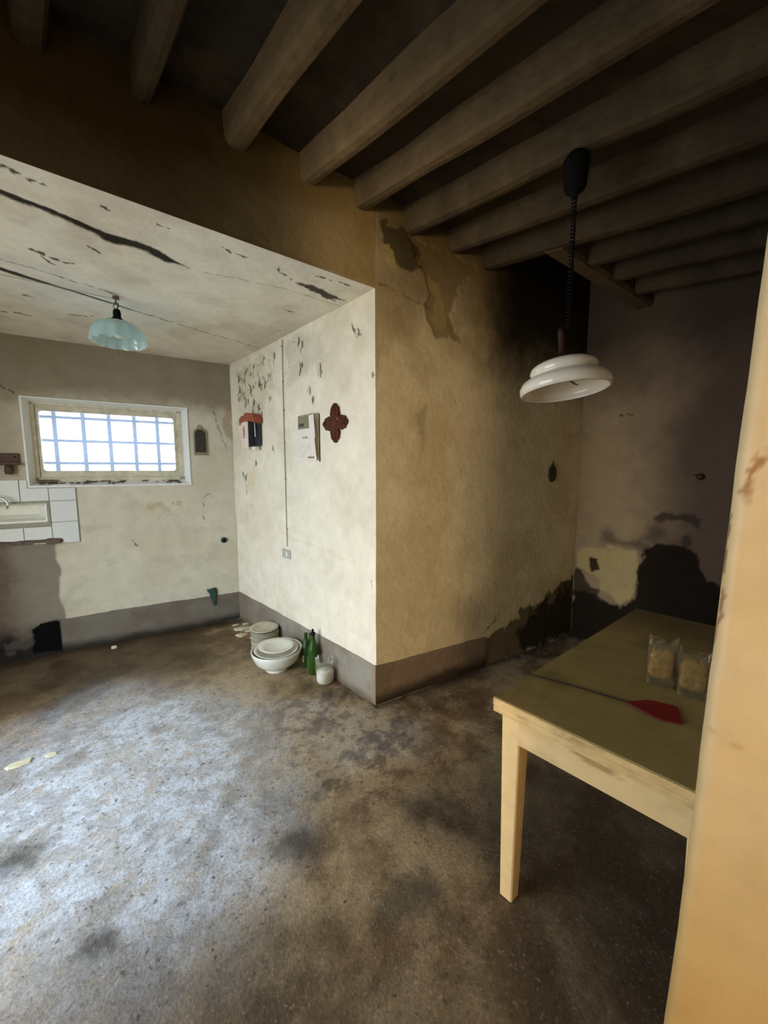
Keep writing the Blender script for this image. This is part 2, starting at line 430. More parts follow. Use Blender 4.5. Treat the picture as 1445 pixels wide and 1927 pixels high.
# ---- window wall at the back of the alcove
WX0, WX1, WZ0, WZ1 = -1.449, -0.368, 1.322, 1.978
NX1, NZ0, NZ1 = -1.350, 1.046, 1.204                         # sink niche (runs out of view to the left)
def rel_wall(seed, amp=0.006):
    return lambda U, V: (fbm(U, V, 1.7, 4, seed) - .5) * amp + (fbm(U, V, 14, 3, seed + 3) - .5) * 0.0025
def back_col(s, z):
    n = fbm(s, z, 3, 5, 201, .6); n2 = fbm(s, z, 12, 4, 207, .6)
    c = np.repeat(L3(208, 200, 178)[None, :], len(s), 0)
    c = mix(c, L3(184, 172, 142), sstep(.45, .7, n) * .35)
    c = mix(c, L3(120, 104, 82), sstep(1.85, 2.10, z + (n - .5) * .25) * 0.78)            # darker band under the ceiling
    c = mix(c, L3(150, 138, 120), (1 - sstep(-1.55, -1.40, s + (n2 - .5) * .05)) * sstep(1.36, 1.40, z) * .5)
    # bare rough patch under the sink, painted darker
    m = (1 - sstep(-1.338, -1.318, s + (n2 - .5) * .03 + .012 * np.sin(z * 17))) * (1 - sstep(0.865, 0.89, z)) 
    c = mix(c, L3(128, 118, 104), m * .9)
    c = mix(c, L3(92, 66, 56), m * sstep(-1.5, -1.72, s + (n - .5) * .3) * .7)
    lowb = m * (1 - sstep(0.12, 0.30, z + (n2 - .5) * .12)); c = mix(c, L3(44, 40, 38), lowb)
    c = mix(c, L3(14, 14, 13), poly(s, z, [(-1.53, .02), (-1.52, .22), (-1.47, .255), (-1.36, .268), (-1.35, .02)], .008, .03, 3))
    # peeled patch right of centre with old cream underneath
    pp = poly(s, z, [(-.70, 1.15), (-.62, 1.17), (-.55, 1.145), (-.45, 1.165), (-.43, 1.14), (-.50, 1.06), (-.57, 1.03), (-.60, .985), (-.66, 1.03), (-.69, 1.09)], .006, .05, 7)
    inn = poly(s, z, [(-.66, 1.12), (-.60, 1.13), (-.55, 1.08), (-.58, 1.02), (-.63, 1.05)], .006, .03, 9)
    c = mix(c, L3(176, 160, 122), pp * .7 * sstep(.38, .5, n2)); c = mix(c, L3(200, 192, 168), inn * .8)
    c = mix(c, L3(150, 130, 100), poly(s, z, [(-.045, 2.02), (-.09, 1.9), (-.06, 1.75), (-.01, 1.70), (0, 2.05)], .01, .05, 12) * .6)
    for pts, wd in [([(-.285, 1.135), (-.27, 1.11), (-.292, 1.095)], .006), ([(-.279, 1.02), (-.276, .995)], .007),
                    ([(-.27, 1.20), (-.235, 1.225), (-.205, 1.205), (-.20, 1.18)], .004), ([(-.84, .86), (-.80, .80)], .012),
                    ([(-1.449, 1.978), (-1.60, 2.07), (-1.68, 2.14)], .010), ([(-.16, 1.97), (-.05, 1.6)], .003)]:
        c = mix(c, L3(74, 64, 48), stroke(s, z, pts, wd) * .85)
    c = mix(c, L3(150, 146, 130), sstep(.60, .72, fbm(s, z, 9, 3, 233)) * (z < 1.0) * .18)
    return c
def keep_back(u, v):
    return ~((u > WX0) & (u < WX1) & (v > WZ0) & (v < WZ1)) & ~((u < NX1) & (v > NZ0) & (v < NZ1))
wb = surface('wall_back', wallfn(D0, E1), -2.75, 0.0, -0.02, 2.50, 0.0068, M['plaster'], back_col, rel_wall(41), NB, keep_back,
             back=slabs(D0, E1, NB, [(-2.75, -1.46, -.02, 1.03), (-2.75, -1.46, 1.22, 2.5), (-1.46, -.36, -.02, 1.03), (-1.33, -.36, 1.03, 1.31), (-1.46, -1.33, 1.22, 1.31), (-1.46, -.36, 1.99, 2.5), (-.36, .12, -.02, 2.5)], t0=0.014, t1=0.30))
wb['label'] = 'off-white alcove back wall with the barred window and darker top'

# ---- bright side wall
FLK = []        # cracks and lifted paint on the bright wall: (pts, width)
FLK += [([(1.775, 2.23), (1.76, 2.15), (1.785, 2.07)], .012), ([(1.64, 2.27), (1.655, 2.20), (1.625, 2.13)], .014), ([(1.48, 2.29), (1.485, 2.21)], .009),
        ([(1.40, 2.23), (1.375, 2.18)], .010), ([(1.14, 2.31), (1.135, 2.22)], .010), ([(1.58, 2.17), (1.50, 2.13), (1.44, 2.16)], .008), ([(1.40, 2.14), (1.30, 2.13), (1.16, 2.15)], .008),
        ([(1.56, 2.11), (1.52, 2.06)], .015), ([(1.51, 2.0), (1.525, 1.94), (1.51, 1.86)], .014), ([(1.46, 2.0), (1.42, 1.96), (1.37, 1.99)], .008),
        ([(1.37, 1.89), (1.355, 1.85)], .007), ([(1.73, 1.78), (1.715, 1.68)], .012), ([(1.50, 1.50), (1.53, 1.44)], .010), ([(1.76, 1.41), (1.71, 1.37), (1.69, 1.28), (1.68, 1.22)], .012),
        ([(1.71, 1.37), (1.66, 1.42)], .008), ([(0.77, 2.35), (0.755, 2.30), (0.765, 2.25)], .009), ([(.80, 2.345), (.86, 2.35)], .006), ([(0.79, 2.20), (0.755, 2.17), (.74, 2.16)], .010), ([(0.79, 2.145), (0.77, 2.10)], .009),
        ([(.93, 2.22), (.92, 2.18)], .006), ([(0.555, 2.11), (0.535, 2.08), (0.52, 2.05)], .011), ([(.67, 1.98), (.68, 1.99)], .012), ([(.635, 1.92), (.63, 1.89)], .006), ([(.20, 2.30), (.165, 2.24), (.12, 2.22)], .011),
        ([(1.60, 2.02), (1.67, 1.97)], .006), ([(1.70, 2.13), (1.72, 2.02)], .006), ([(1.20, 1.62), (1.17, 1.58)], .006)]
def a_col(t, z):
    n = fbm(t, z, 3, 5, 301, .6); n2 = fbm(t, z, 13, 4, 307, .6)
    c = np.repeat(L3(238, 227, 204)[None, :], len(t), 0)
    c = mix(c, L3(212, 200, 172), sstep(.42, .7, n) * .45)
    c = mix(c, L3(232, 216, 190), poly(t, z, [(1.70, 1.42), (1.50, 1.43), (1.38, 1.2), (1.1, 1.0), (1.3, .7), (1.6, .9)], .12, .2, 4) * .6)
    pe = poly(t, z, [(1.80, 2.27), (1.55, 2.34), (1.30, 2.30), (1.10, 2.2), (1.12, 2.08), (1.30, 1.98), (1.35, 1.86), (1.55, 1.82), (1.80, 1.9)], .01, .22, 6)
    c = mix(c, L3(206, 196, 166), pe * .55); c = mix(c, L3(150, 140, 110), pe * sstep(.60, .66, fbm(t, z, 17, 4, 313, .6)) * .8)
    c = mix(c, L3(196, 190, 168), poly(t, z, [(.95, 2.38), (.55, 2.37), (.45, 2.2), (.75, 2.08), (.95, 2.05)], .02, .15, 8) * .5)
    c = mix(c, L3(226, 208, 160), poly(t, z, [(1.66, 1.42), (1.54, 1.43), (1.52, 1.32), (1.60, 1.26), (1.68, 1.25)], .005, .04, 9) * .55)
    for pts, wd in FLK: c = mix(c, L3(84, 76, 52), stroke(t + (fbm(t, z, 22, 3, 17) - .5) * .03, z + (fbm(t, z, 22, 3, 19) - .5) * .03, pts, wd * .55, .004) * .85)
    c = mix(c, L3(150, 128, 90), stroke(t, z, [(0.03, 1.99), (0.02, 1.97)], .012) * .9)
    c = mix(c, L3(150, 128, 90), stroke(t, z, [(0.035, .78), (0.03, .72)], .008) * .8)
    c = mix(c, L3(210, 196, 160), stroke(t, z, [(1.0, .93), (.6, .90), (.2, .86)], .02, .02) * .25)
    return c
def a_rel(t, z):
    r = rel_wall(61, .008)(t, z)
    for pts, wd in FLK:
        d = segdist(t, z, pts); r = r + np.exp(-(d / .014) ** 2) * 0.004 - np.exp(-(d / .005) ** 2) * 0.005
    return r
wa = surface('wall_side', wallfn(P0, A1), 0.0, 1.945, -0.02, 2.47, 0.0058, M['plaster'], a_col, a_rel, NA)
wa['label'] = 'bright off-white alcove side wall with peeling paint and hung calendars'

# ---- the cream wall facing the room, and the lintel over the alcove
def lint(s): return 2.437 - 0.066 * s
def b_col(s, z):
    n = fbm(s, z, 2.4, 5, 401, .6); n2 = fbm(s, z, 11, 4, 407, .6)
    c = np.repeat(CREAM[None, :], len(s), 0)
    c = mix(c, L3(196, 168, 118), sstep(.42, .68, n) * .45)
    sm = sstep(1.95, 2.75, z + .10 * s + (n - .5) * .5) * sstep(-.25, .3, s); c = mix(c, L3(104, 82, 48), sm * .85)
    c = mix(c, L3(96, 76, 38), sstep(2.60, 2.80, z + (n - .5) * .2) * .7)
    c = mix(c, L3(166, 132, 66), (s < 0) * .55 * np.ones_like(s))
    c = mix(c, L3(46, 33, 20), sstep(-.15, -1.0, s + (n - .5) * .4) * .82)  # left end: light falloff painted in over the sooty plaster
    # peeled plaster under the ceiling
    p1 = poly(s, z, [(.20, 2.78), (.34, 2.60), (.36, 2.35), (.42, 2.24), (.50, 2.28), (.62, 2.26), (.55, 2.45), (.62, 2.62), (.75, 2.75)], .025, .10, 5)
    c = mix(c, L3(112, 92, 54), p1 * .6)
    p2 = poly(s, z, [(.36, 2.56), (.40, 2.46), (.42, 2.27), (.50, 2.33), (.48, 2.45), (.43, 2.56)], .006, .07, 15); c = mix(c, L3(170, 148, 92), p2 * .7)
    c = mix(c, L3(60, 50, 30), poly(s, z, [(.03, 2.80), (.24, 2.78), (.30, 2.64), (.18, 2.55), (.05, 2.66)], .01, .12, 25) * .8)
    c = mix(c, L3(190, 168, 110), poly(s, z, [(.05, 2.66), (.09, 2.68), (.15, 2.60), (.13, 2.55), (.07, 2.60)], .006, .05, 26) * .8)
    c = mix(c, L3(110, 86, 50), stroke(s, z, [(.02, 2.47), (.20, 2.44), (.42, 2.40)], .006, .004) * .6)
    c = mix(c, L3(36, 30, 20), sstep(.75, 1.15, s + (n - .5) * .3) * sstep(1.85, 2.5, z + (n2 - .5) * .3) * .92)
    # rising damp / black mould
    lo = poly(s, z, [(.86, .0), (.88, .20), (.98, .22), (1.08, .26), (1.2, .27), (1.34, .36), (1.5, .35), (1.7, .44), (1.99, .56), (2.02, .0)], .014, .12, 35)
    c = mix(c, L3(94, 78, 52), lo * .85)
    lo2 = poly(s, z, [(1.28, .0), (1.30, .16), (1.42, .28), (1.65, .36), (1.99, .50), (2.02, .0)], .03, .16, 45); c = mix(c, L3(44, 35, 23), lo2 * .85)
    c = mix(c, L3(110, 92, 58), stroke(s, z, [(.92, .26), (1.02, .33), (1.0, .40)], .010, .006) * .7)
    c = mix(c, L3(120, 96, 56), poly(s, z, [(.28, 1.8), (.33, 1.55), (.36, 1.84)], .02, .05, 3) * .35)
    for a, b in [((.58, 1.9), (.60, 1.86)), ((1.25, 1.68), (1.26, 1.66))]: c = mix(c, L3(110, 90, 55), stroke(s, z, [a, b], .008) * .7)
    return c
def b_rel(s, z):
    r = rel_wall(71, .010)(s, z)
    p1 = poly(s, z, [(.20, 2.78), (.34, 2.60), (.36, 2.35), (.42, 2.24), (.50, 2.28), (.62, 2.26), (.55, 2.45), (.62, 2.62), (.75, 2.75)], .008, .10, 5)
    lo = poly(s, z, [(.86, .0), (.88, .20), (.98, .22), (1.08, .26), (1.2, .27), (1.34, .36), (1.5, .35), (1.7, .44), (1.99, .56), (2.02, .0)], .014, .12, 35)
    return r - p1 * .008 - lo * .006
wi = surface('wall_centre', wallfn(P0, E1), 0.0, 1.975, -0.02, 3.12, 0.0075, M['plaster'], b_col, b_rel, NB)
wi['label'] = 'cream wall facing the room, sooty above and mouldy below'
def lfn(U, V):
    z = lint(U) + V * (3.12 - lint(U))
    return P0[None, :] + U[:, None] * E1[None, :] + z[:, None] * np.array([0, 0, 1.0])[None, :]
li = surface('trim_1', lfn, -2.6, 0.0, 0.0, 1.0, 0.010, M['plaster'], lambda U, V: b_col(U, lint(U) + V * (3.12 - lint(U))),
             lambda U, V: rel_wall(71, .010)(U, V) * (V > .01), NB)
li['label'] = 'yellow-brown lintel face above the alcove opening'

# ---- alcove ceiling
def ac_col(s, v):
    n = fbm(s, v, 3, 5, 501, .6); n2 = fbm(s, v, 12, 4, 507, .6)
    t = v
    c = np.repeat(L3(228, 220, 200)[None, :], len(s), 0)
    c = mix(c, L3(196, 184, 160), sstep(.42, .7, n) * .5)
    c = mix(c, L3(206, 208, 198), blob(s, t, -1.1, 1.15, .55, .4, .8, .4, 5) * .5)
    K = L3(34, 28, 18)
    for m_, k in [(poly(s, t, [(-1.62, .20), (-1.35, .24), (-1.15, .30), (-1.05, .27), (-.95, .30), (-.86, .36), (-.80, .39), (-.90, .39), (-1.0, .36), (-1.10, .36), (-1.25, .31), (-1.40, .275), (-1.62, .25)], .008, .03, 3), .97),
                  (poly(s, t, [(-.34, .19), (-.22, .175), (-.12, .21), (-.03, .22), (-.10, .25), (-.06, .29), (-.14, .26), (-.22, .235), (-.30, .21)], .006, .04, 7), .9),
                  (poly(s, t, [(-1.60, .86), (-1.35, .94), (-1.05, 1.02), (-.83, 1.10), (-.80, 1.115), (-1.02, 1.05), (-1.2, 1.0), (-1.45, .95), (-1.6, .89)], .005, .012, 9), .93)]:
        c = mix(c, K, m_ * k)
    for pts, wd in [([(-.83, 1.10), (-.5, 1.20), (-.2, 1.28), (0, 1.33)], .006), ([(-1.7, .76), (-1.3, .84), (-1.03, .90)], .006), ([(-1.40, .62), (-1.27, .67), (-1.23, .66)], .018), ([(-1.36, .66), (-1.30, .72)], .008),
                    ([(-1.5, .92), (-1.42, .93)], .02), ([(-1.42, 1.18), (-1.36, 1.20)], .012), ([(-1.62, .60), (-1.52, .64)], .016), ([(-1.6, .70), (-1.55, .76)], .008), ([(-1.2, .44), (-1.15, .48)], .01),
                    ([(-1.50, .06), (-1.46, .07)], .018), ([(-1.42, .08), (-1.38, .085)], .02), ([(-1.20, .10), (-1.16, .12)], .020), ([(-1.0, .09), (-.96, .10)], .008), ([(-.74, .10), (-.70, .12), (-.62, .11)], .010),
                    ([(-.48, .09), (-.46, .14), (-.42, .16)], .010), ([(-.38, .18), (-.35, .20)], .012), ([(-.30, .07), (-.22, .06)], .008), ([(-.17, .05), (-.12, .05)], .010), ([(-.22, .55), (-.16, .55)], .012),
                    ([(-1.62, 1.5), (-1.5, 1.52)], .02), ([(-1.45, 1.50), (-1.36, 1.53)], .018), ([(-1.2, 1.36), (-1.1, 1.33), (-1.08, 1.30)], .010), ([(-.09, .9), (-.05, .86)], .012)]:
        c = mix(c, L3(64, 54, 36), stroke(s, t, pts, wd) * .9)
    c = mix(c, L3(222, 218, 202), blob(s, t, -1.3, 1.25, .14, .10, .3, .5, 31) * .6)
    c = mix(c, L3(212, 210, 196), blob(s, t, -1.42, .80, .20, .06, .3, .5, 33) * .5)
    # edge of the lintel soffit
    c = mix(c, L3(150, 138, 112), stroke(s, t, [(-.80, .39), (-.4, .30), (-.02, .30)], .006, .006) * .5)
    return c
def acfn(U, V):
    zn = lint(U); zf = 2.395 - 0.012 * U; k = np.clip(V / 1.945, 0, 1)
    z = zn * (1 - k) + zf * k
    return P0[None, :] + U[:, None] * E1[None, :] + V[:, None] * A1[None, :] + z[:, None] * np.array([0, 0, 1.0])[None, :]
def ac_rel(s, t):
    d = segdist(s, t, [(-1.6, .22), (-1.1, .32), (-.8, .385)])
    r = -(fbm(s, t, 2, 4, 81) - .5) * .010 - np.exp(-(d / .03) ** 2) * -0.010
    return r * sstep(0, .02, t)
ac = surface('ceiling', acfn, -2.6, 0.0, 0.0, 1.96, 0.0075, M['plaster'], ac_col, ac_rel, (0, 0, 1))
ac.name = 'ceiling'; ac['label'] = 'cracked pale alcove ceiling with dark plaster gashes'

# ---- far right wall
def c_col(k, z):
    n = fbm(k, z, 2.4, 5, 601, .6); n2 = fbm(k, z, 11, 4, 607, .6)
    c = np.repeat(L3(146, 120, 92)[None, :], len(k), 0)
    c = mix(c, L3(176, 148, 108), poly(k, z, [(0, 2.0), (.30, 1.9), (.42, 1.4), (.50, .9), (.48, .45), (0, .4)], .14, .2, 3) * .75)
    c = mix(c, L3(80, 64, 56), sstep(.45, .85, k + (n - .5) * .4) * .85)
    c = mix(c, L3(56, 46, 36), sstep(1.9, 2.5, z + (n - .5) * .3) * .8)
    c = mix(c, L3(196, 170, 112), poly(k, z, [(.13, .80), (.30, .84), (.50, .84), (.51, .62), (.46, .46), (.40, .40), (.33, .45), (.24, .47), (.22, .55), (.10, .60), (.02, .62), (.03, .78)], .008, .05, 5) * .8)
    c = mix(c, L3(62, 50, 40), poly(k, z, [(.20, .94), (.26, .98), (.34, .90), (.52, .93), (.60, .86), (.54, .83), (.36, .85), (.25, .84)], .04, .08, 8) * .6)
    c = mix(c, L3(54, 44, 36), poly(k, z, [(.59, 1.12), (.70, 1.15), (.86, 1.14), (.85, 1.06), (.78, 1.07), (.74, 1.10), (.62, 1.08)], .012, .06, 11) * .8)
    c = mix(c, L3(60, 48, 40), blob(k, z, .79, .97, .035, .05, .5, .4, 6) * .85); c = mix(c, L3(64, 54, 46), blob(k, z, .60, .98, .08, .08, .9, .5, 26) * .6)
    B1 = poly(k, z, [(.50, .62), (.505, .72), (.55, .86), (.62, .93), (.72, .92), (.78, .93), (.85, .86), (.86, .78), (.93, .74), (1.02, .68), (1.2, .62), (1.4, .6), (1.4, -.02), (.0, -.02), (.0, .38), (.10, .42), (.20, .42), (.30, .39), (.40, .36), (.46, .46), (.50, .50)], .012, .07, 21)
    c = mix(c, L3(27, 20, 13), B1 * .96)
    c = mix(c, L3(46, 38, 22), poly(k, z, [(.12, .72), (.20, .71), (.21, .64), (.15, .60), (.13, .66)], .006, .03, 31) * .95)
    c = mix(c, L3(44, 36, 22), poly(k, z, [(.0, .62), (.04, .60), (.09, .55), (.13, .50), (.16, .46), (.23, .48), (.23, .40), (.0, .36)], .008, .05, 37) * .85)
    c = mix(c, L3(40, 30, 24), stroke(k, z, [(.30, 1.86), (.36, 1.865), (.39, 1.85)], .010, .006) * .8)
    return c
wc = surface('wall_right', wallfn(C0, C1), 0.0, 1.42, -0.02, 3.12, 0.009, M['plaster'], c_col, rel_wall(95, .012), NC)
wc['label'] = 'far right wall, purplish brown with a black mouldy lower part'

# ---- walls out of view that close the room
def plainwall(name, pts, z0, z1, th=0.14, side=1, m=None):
    a = np.array([*pts[0], 0.0]); b = np.array([*pts[1], 0.0]); d = (b - a) / np.linalg.norm(b - a); n = np.array([d[1], -d[0], 0]) * side
    q = [a, b, b + n * th, a + n * th]
    mb = MB(); mb.prism([(p[0], p[1]) for p in q], z0, z1)
    return mb, q
def simple_struct(name, segs, m, label=None):
    mb = MB()
    for (p, q, z0, z1, th, side) in segs:
        x, _ = plainwall(name, (p, q), z0, z1, th, side); mb.add(x.v, x.f)
    o = mb.build(name, m); struct(o, label); return o
pL = lambda t: pl(LS, t)[:2]
simple_struct('wall_left', [(pL(-2.04), pL(OP0), -.02, 3.1, .16, -1), (pL(OP1), pL(1.96), -.02, 3.1, .16, -1), (pL(OP0), pL(OP1), OPH, 3.1, .16, -1)], M['hall'])
# front wall with the doorway the camera stands in
fa = np.array([-0.857, -0.56, 0]); JL = JE - 0.92 * TU; JR = JE + 2.62 * TU
nf = np.array([-TU[1], TU[0], 0])                       # into the room
for nm, segs in (('wall_front', [(fa[:2], JL[:2], -.02, 3.1, .26, 1), (JL[:2], (JE + 0.05 * TU)[:2], 2.3, 3.1, .26, 1), ((JE + 0.06 * TU - .05 * nf)[:2], (JR - .05 * nf)[:2], -.02, 3.1, .21, 1)]),):
    simple_struct(nm, segs, M['hall'])
# hall behind the camera
simple_struct('wall_hall', [((-1.25, -.62), (-1.25, -3.8), -.02, 2.5, .1, 1), ((-1.3, -3.75), (1.9, -3.75), -.02, 2.5, .1, 1), ((1.9, -3.8), (2.75, 2.1), -.02, 2.5, .1, 1)], M['hall'])
mb = MB(); mb.add([(-1.6, -3.9, 2.5), (2.7, -3.9, 2.5), (2.7, 2.1, 2.5), tuple((JR - .27 * nf)[:2]) + (2.5,), tuple((fa - .27 * nf)[:2]) + (2.5,), (-1.6, -.6, 2.5)], [(0, 1, 2, 3, 4, 5)])
struct(mb.build('ceiling_hall', M['hall']))

# ---- beamed ceiling
def jz(s, t): return 2.80 - 0.077 * s + 0.133 * t        # underside of the joists
def tend(s):                                             # where the front wall cuts the joists
    a = P0 + s * E1; A = np.array([[A1[0], -TU[0]], [A1[1], -TU[1]]]); r = JE[:2] - a[:2]
    return np.linalg.solve(A, r)[0]
mc = L3(58, 47, 32)
def bc_col(U, V):
    n = fbm(U, V, 2, 5, 701, .6); c = np.repeat(mc[None, :], len(U), 0)
    c = mix(c, L3(42, 33, 22), sstep(.4, .65, n) * .6); c = mix(c, L3(34, 32, 25), sstep(-.4, -1.0, U + (n - .5) * .3) * .5)  # second mix paints the shade of the left corner into the ceiling
    return mix(c, L3(84, 68, 46), sstep(.55, .7, fbm(U, V, 9, 3, 707)) * .3)
def bcfn(U, V):
    te = np.array([-2.2 + 0.0 * u for u in (0,)])[0]
    t = V; z = jz(U, t) + 0.125
    return P0[None, :] + U[:, None] * E1[None, :] + t[:, None] * A1[None, :] + z[:, None] * np.array([0, 0, 1.0])[None, :]
HOLE = (0.86, -0.40)
def keepc(u, v): return ~((u > HOLE[0]) & (v > HOLE[1])) 
cl = surface('ceiling_beamed', bcfn, -2.6, 2.35, -2.3, 0.0, 0.02, M['joist'], bc_col, lambda U, V: (fbm(U, V, 3, 4, 711) - .5) * .02, (0, 0, 1), keepc)
cl['label'] = 'dark ceiling with painted-in shade between the limewashed joists'
def joist(s0, t0, w_, hgt, t1, seed, name='joist', skew=0.065):
    n = 40; vs = []; fs = []; cs = []; prof = []
    for k in range(10):
        a = k / 9.0
        prof.append(a)
    rnd = np.random.RandomState(seed)
    m = 9
    for i in range(n):
        f = i / (n - 1); t = t0 + (t1 - t0) * f
        sc = s0 + skew * t + (float(vnoise(np.array([t * 2.1]), np.array([seed * 3.7]), 5)[0]) - .5) * .022
        ww = w_ * (0.92 + 0.22 * float(vnoise(np.array([t * 2.7]), np.array([seed * 1.3]), 7)[0]))
        dz = (float(vnoise(np.array([t * 2.3]), np.array([seed * 2.9]), 9)[0]) - .5) * .016
        for k in range(m):
            ang = math.pi * k / (m - 1)
            # rounded-square log section hanging below the ceiling
            cx = -math.cos(ang); cy = math.sin(ang)
            ex = math.copysign(abs(cx) ** 0.55, cx); ey = abs(cy) ** 0.5
            s = sc + ex * ww / 2
            z = jz(sc, t) + hgt * (1 - ey) + dz * ey
            if k in (0, m - 1): z = jz(sc, t) + 0.14
            vs.append(pl(s, t, z))
            q = float(fbm(np.array([s * 1.0 + seed]), np.array([t]), 7, 4, 801, .6)[0])
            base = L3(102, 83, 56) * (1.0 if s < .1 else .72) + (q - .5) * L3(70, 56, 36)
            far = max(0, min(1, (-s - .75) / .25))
            shade_s = max(0, min(1, (s - .1) / .9)) * .45; shade_t = max(0, min(1, (-t - .6) / .8)) * .45  # shade painted into the joists, deeper to the right and towards the camera
            cs.append(np.clip(base, .004, 1) * (1 - .6 * far) * (0.85 + .3 * q) * (1 - shade_s) * (1 - shade_t) * 1.08 * (1 + .45 * max(0, 1 - abs(s + .5) / .35) * max(0, min(1, (t + .9) / .7))))  # left-end shade and a brighter lit stretch by the lintel painted in too
    for i in range(n - 1):
        for k in range(m - 1):
            fs.append((i * m + k, i * m + k + 1, (i + 1) * m + k + 1, (i + 1) * m + k))
    fs.append(tuple(range(m))); fs.append(tuple((n - 1) * m + k for k in range(m))[::-1])
    mb = MB(); mb.v = vs; mb.f = fs; mb.c = cs
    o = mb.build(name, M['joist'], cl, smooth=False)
    return o
for i, (sc, wd) in enumerate([(-2.35, .1), (-2.02, .1), (-1.70, .1), (-1.38, .10), (-1.055, .085), (-.715, .10), (-.365, .085), (-.085, .085), (.225, .085), (.545, .085), (.845, .095)]):
    joist(sc, -0.002, wd, 0.125, tend(sc) + 0.01, 3 + i)
for i, sc in enumerate([1.115, 1.385, 1.655, 1.925]):
    joist(sc, -0.50, .085, 0.125, max(tend(sc), -2.2) + .01, 31 + i)
# trimmer across the corner opening
mb = MB(); vs = []; cs = []; n = 24
for i in range(n):
    f = i / (n - 1); s = .80 + f * 1.13
    for (tt, zz) in [(-.51, .14), (-.515, .02), (-.50, -.006), (-.41, -.008), (-.39, .012), (-.385, .14)]:
        t_ = tt + .03 * f; jit = (float(vnoise(np.array([s * 6]), np.array([tt * 30.]), 4)[0]) - .5) * .012
        vs.append(pl(s, t_ + jit, jz(s, t_) + zz + jit * .5)); cs.append(L3(92, 74, 48))
fs = [(i * 6 + k, i * 6 + k + 1, (i + 1) * 6 + k + 1, (i + 1) * 6 + k) for i in range(n - 1) for k in range(5)] + [tuple(range(6)), tuple((n - 1) * 6 + k for k in range(6))[::-1]]
mb.v = vs; mb.f = fs; mb.c = cs; mb.build('trimmer', M['joist'], cl)
# dark shaft above the opening
a_, b_, c_, d_ = pl(.84, -.40), pl(1.99, -.38), pl(1.99, .02), pl(.84, .02)
mb = MB(); z0, z1 = 2.74, 3.6
mb.add([(p[0], p[1], z) for z in (z0, z1) for p in (a_, b_, c_, d_)], [(0, 1, 5, 4), (1, 2, 6, 5), (2, 3, 7, 6), (3, 0, 4, 7), (4, 5, 6, 7)])
struct(mb.build('ceiling_shaft', M['dark']), 'black shaft opening in the corner of the beamed ceiling')
# roof lid that keeps daylight out
mb = MB(); q = [pl(-3.0, -2.6), pl(3.2, -2.6), pl(3.2, 2.4), pl(-3.0, 2.4)]
mb.prism([(p[0], p[1]) for p in q], 3.62, 3.72)
struct(mb.build('ceiling_roof', M['dark']))
# closes the gap above the alcove, behind the pier and beyond the right wall
simple_struct('wall_outer', [((P0 + 1.98 * E1)[:2], (C0 + 1.42 * C1 + .01 * E1)[:2], -.02, 3.65, .12, -1), (pl(LS, -2.5)[:2], pl(LS, 2.0)[:2], 3.05, 3.65, .12, -1),
             ((D0 - 2.75 * E1)[:2], (D0 + .2 * E1)[:2], 2.5, 3.65, .3, -1), (fa[:2] - nf[:2] * .1, (JR + .1 * TU)[:2] - nf[:2] * .1, 3.0, 3.65, .12, 1),
             ((P0 + .012 * E1 - .012 * NB)[:2], (P0 + 2.05 * E1 - .012 * NB)[:2], -.02, 3.65, .14, -1), ((P0 + .012 * E1)[:2], (D0 + .012 * E1)[:2], -.02, 3.65, .14, 1)], M['hall'])

# ---- baseboards: painted grey bands, slightly proud
def band(name, P, d, n, u0, u1, hf, colf, th=0.007, seed=1, label=None):
    N_ = int((u1 - u0) / .01); mb = MB(); rows = 12
    U = np.linspace(u0, u1, N_ + 1); H = hf(U) + (fbm(U, U * 0, 9, 4, seed) - .5) * .014
    vs = []; us = []; zs = []
    for i, u in enumerate(U):
        for j in range(rows + 1):
            z = H[i] * j / rows; k = th + (fbm(np.array([u]), np.array([z]), 9, 3, seed + 2)[0] - .5) * .004
            if j == rows: k -= .003
            p = P + u * d + k * n; vs.append((p[0], p[1], z)); us.append(u); zs.append(z)
        p = P + u * d - .006 * n; vs.append((p[0], p[1], H[i] + .001)); us.append(u); zs.append(H[i])
    R = rows + 2
    fs = [(i * R + j, (i + 1) * R + j, (i + 1) * R + j + 1, i * R + j + 1) for i in range(N_) for j in range(R - 1)]
    mb.v = vs; mb.f = fs; mb.c = [tuple(x) for x in colf(np.array(us), np.array(zs))]
    o = mb.build(name, M['plaster']); struct(o, label); return o
def bb_col(u, z):
    c = np.repeat(L3(122, 114, 102)[None, :], len(u), 0); n = fbm(u, z, 6, 4, 901, .6)
    c = mix(c, L3(110, 92, 78), sstep(.45, .7, n) * .5); c = mix(c, L3(26, 24, 20), (1 - sstep(.01, .09, z + (n - .5) * .06)) * .85)
    c = mix(c, L3(24, 23, 22), sstep(-1.34, -1.36, u)); return c
def ba_col(u, z):
    c = np.repeat(L3(148, 140, 126)[None, :], len(u), 0); n = fbm(u, z, 6, 4, 911, .6)
    c = mix(c, L3(126, 110, 92), sstep(.45, .7, n) * .6); c = mix(c, L3(84, 68, 48), (1 - sstep(.0, .06, z + (n - .5) * .05)) * .7)
    c = mix(c, L3(112, 92, 72), sstep(1.3, 1.8, u) * .5); return mix(c, L3(150, 120, 96), sstep(.05, .01, u) * .6)
def bi_col(u, z):
    c = np.repeat(L3(134, 112, 88)[None, :], len(u), 0); n = fbm(u, z, 5, 4, 921, .6)
    c = mix(c, L3(104, 86, 62), sstep(.4, .7, n) * .6); c = mix(c, L3(36, 28, 18), (1 - sstep(.02, .10, z + (n - .5) * .08)) * .85)
    return mix(c, L3(46, 38, 24), sstep(.8, 1.1, u + (n - .5) * .2) * .6)
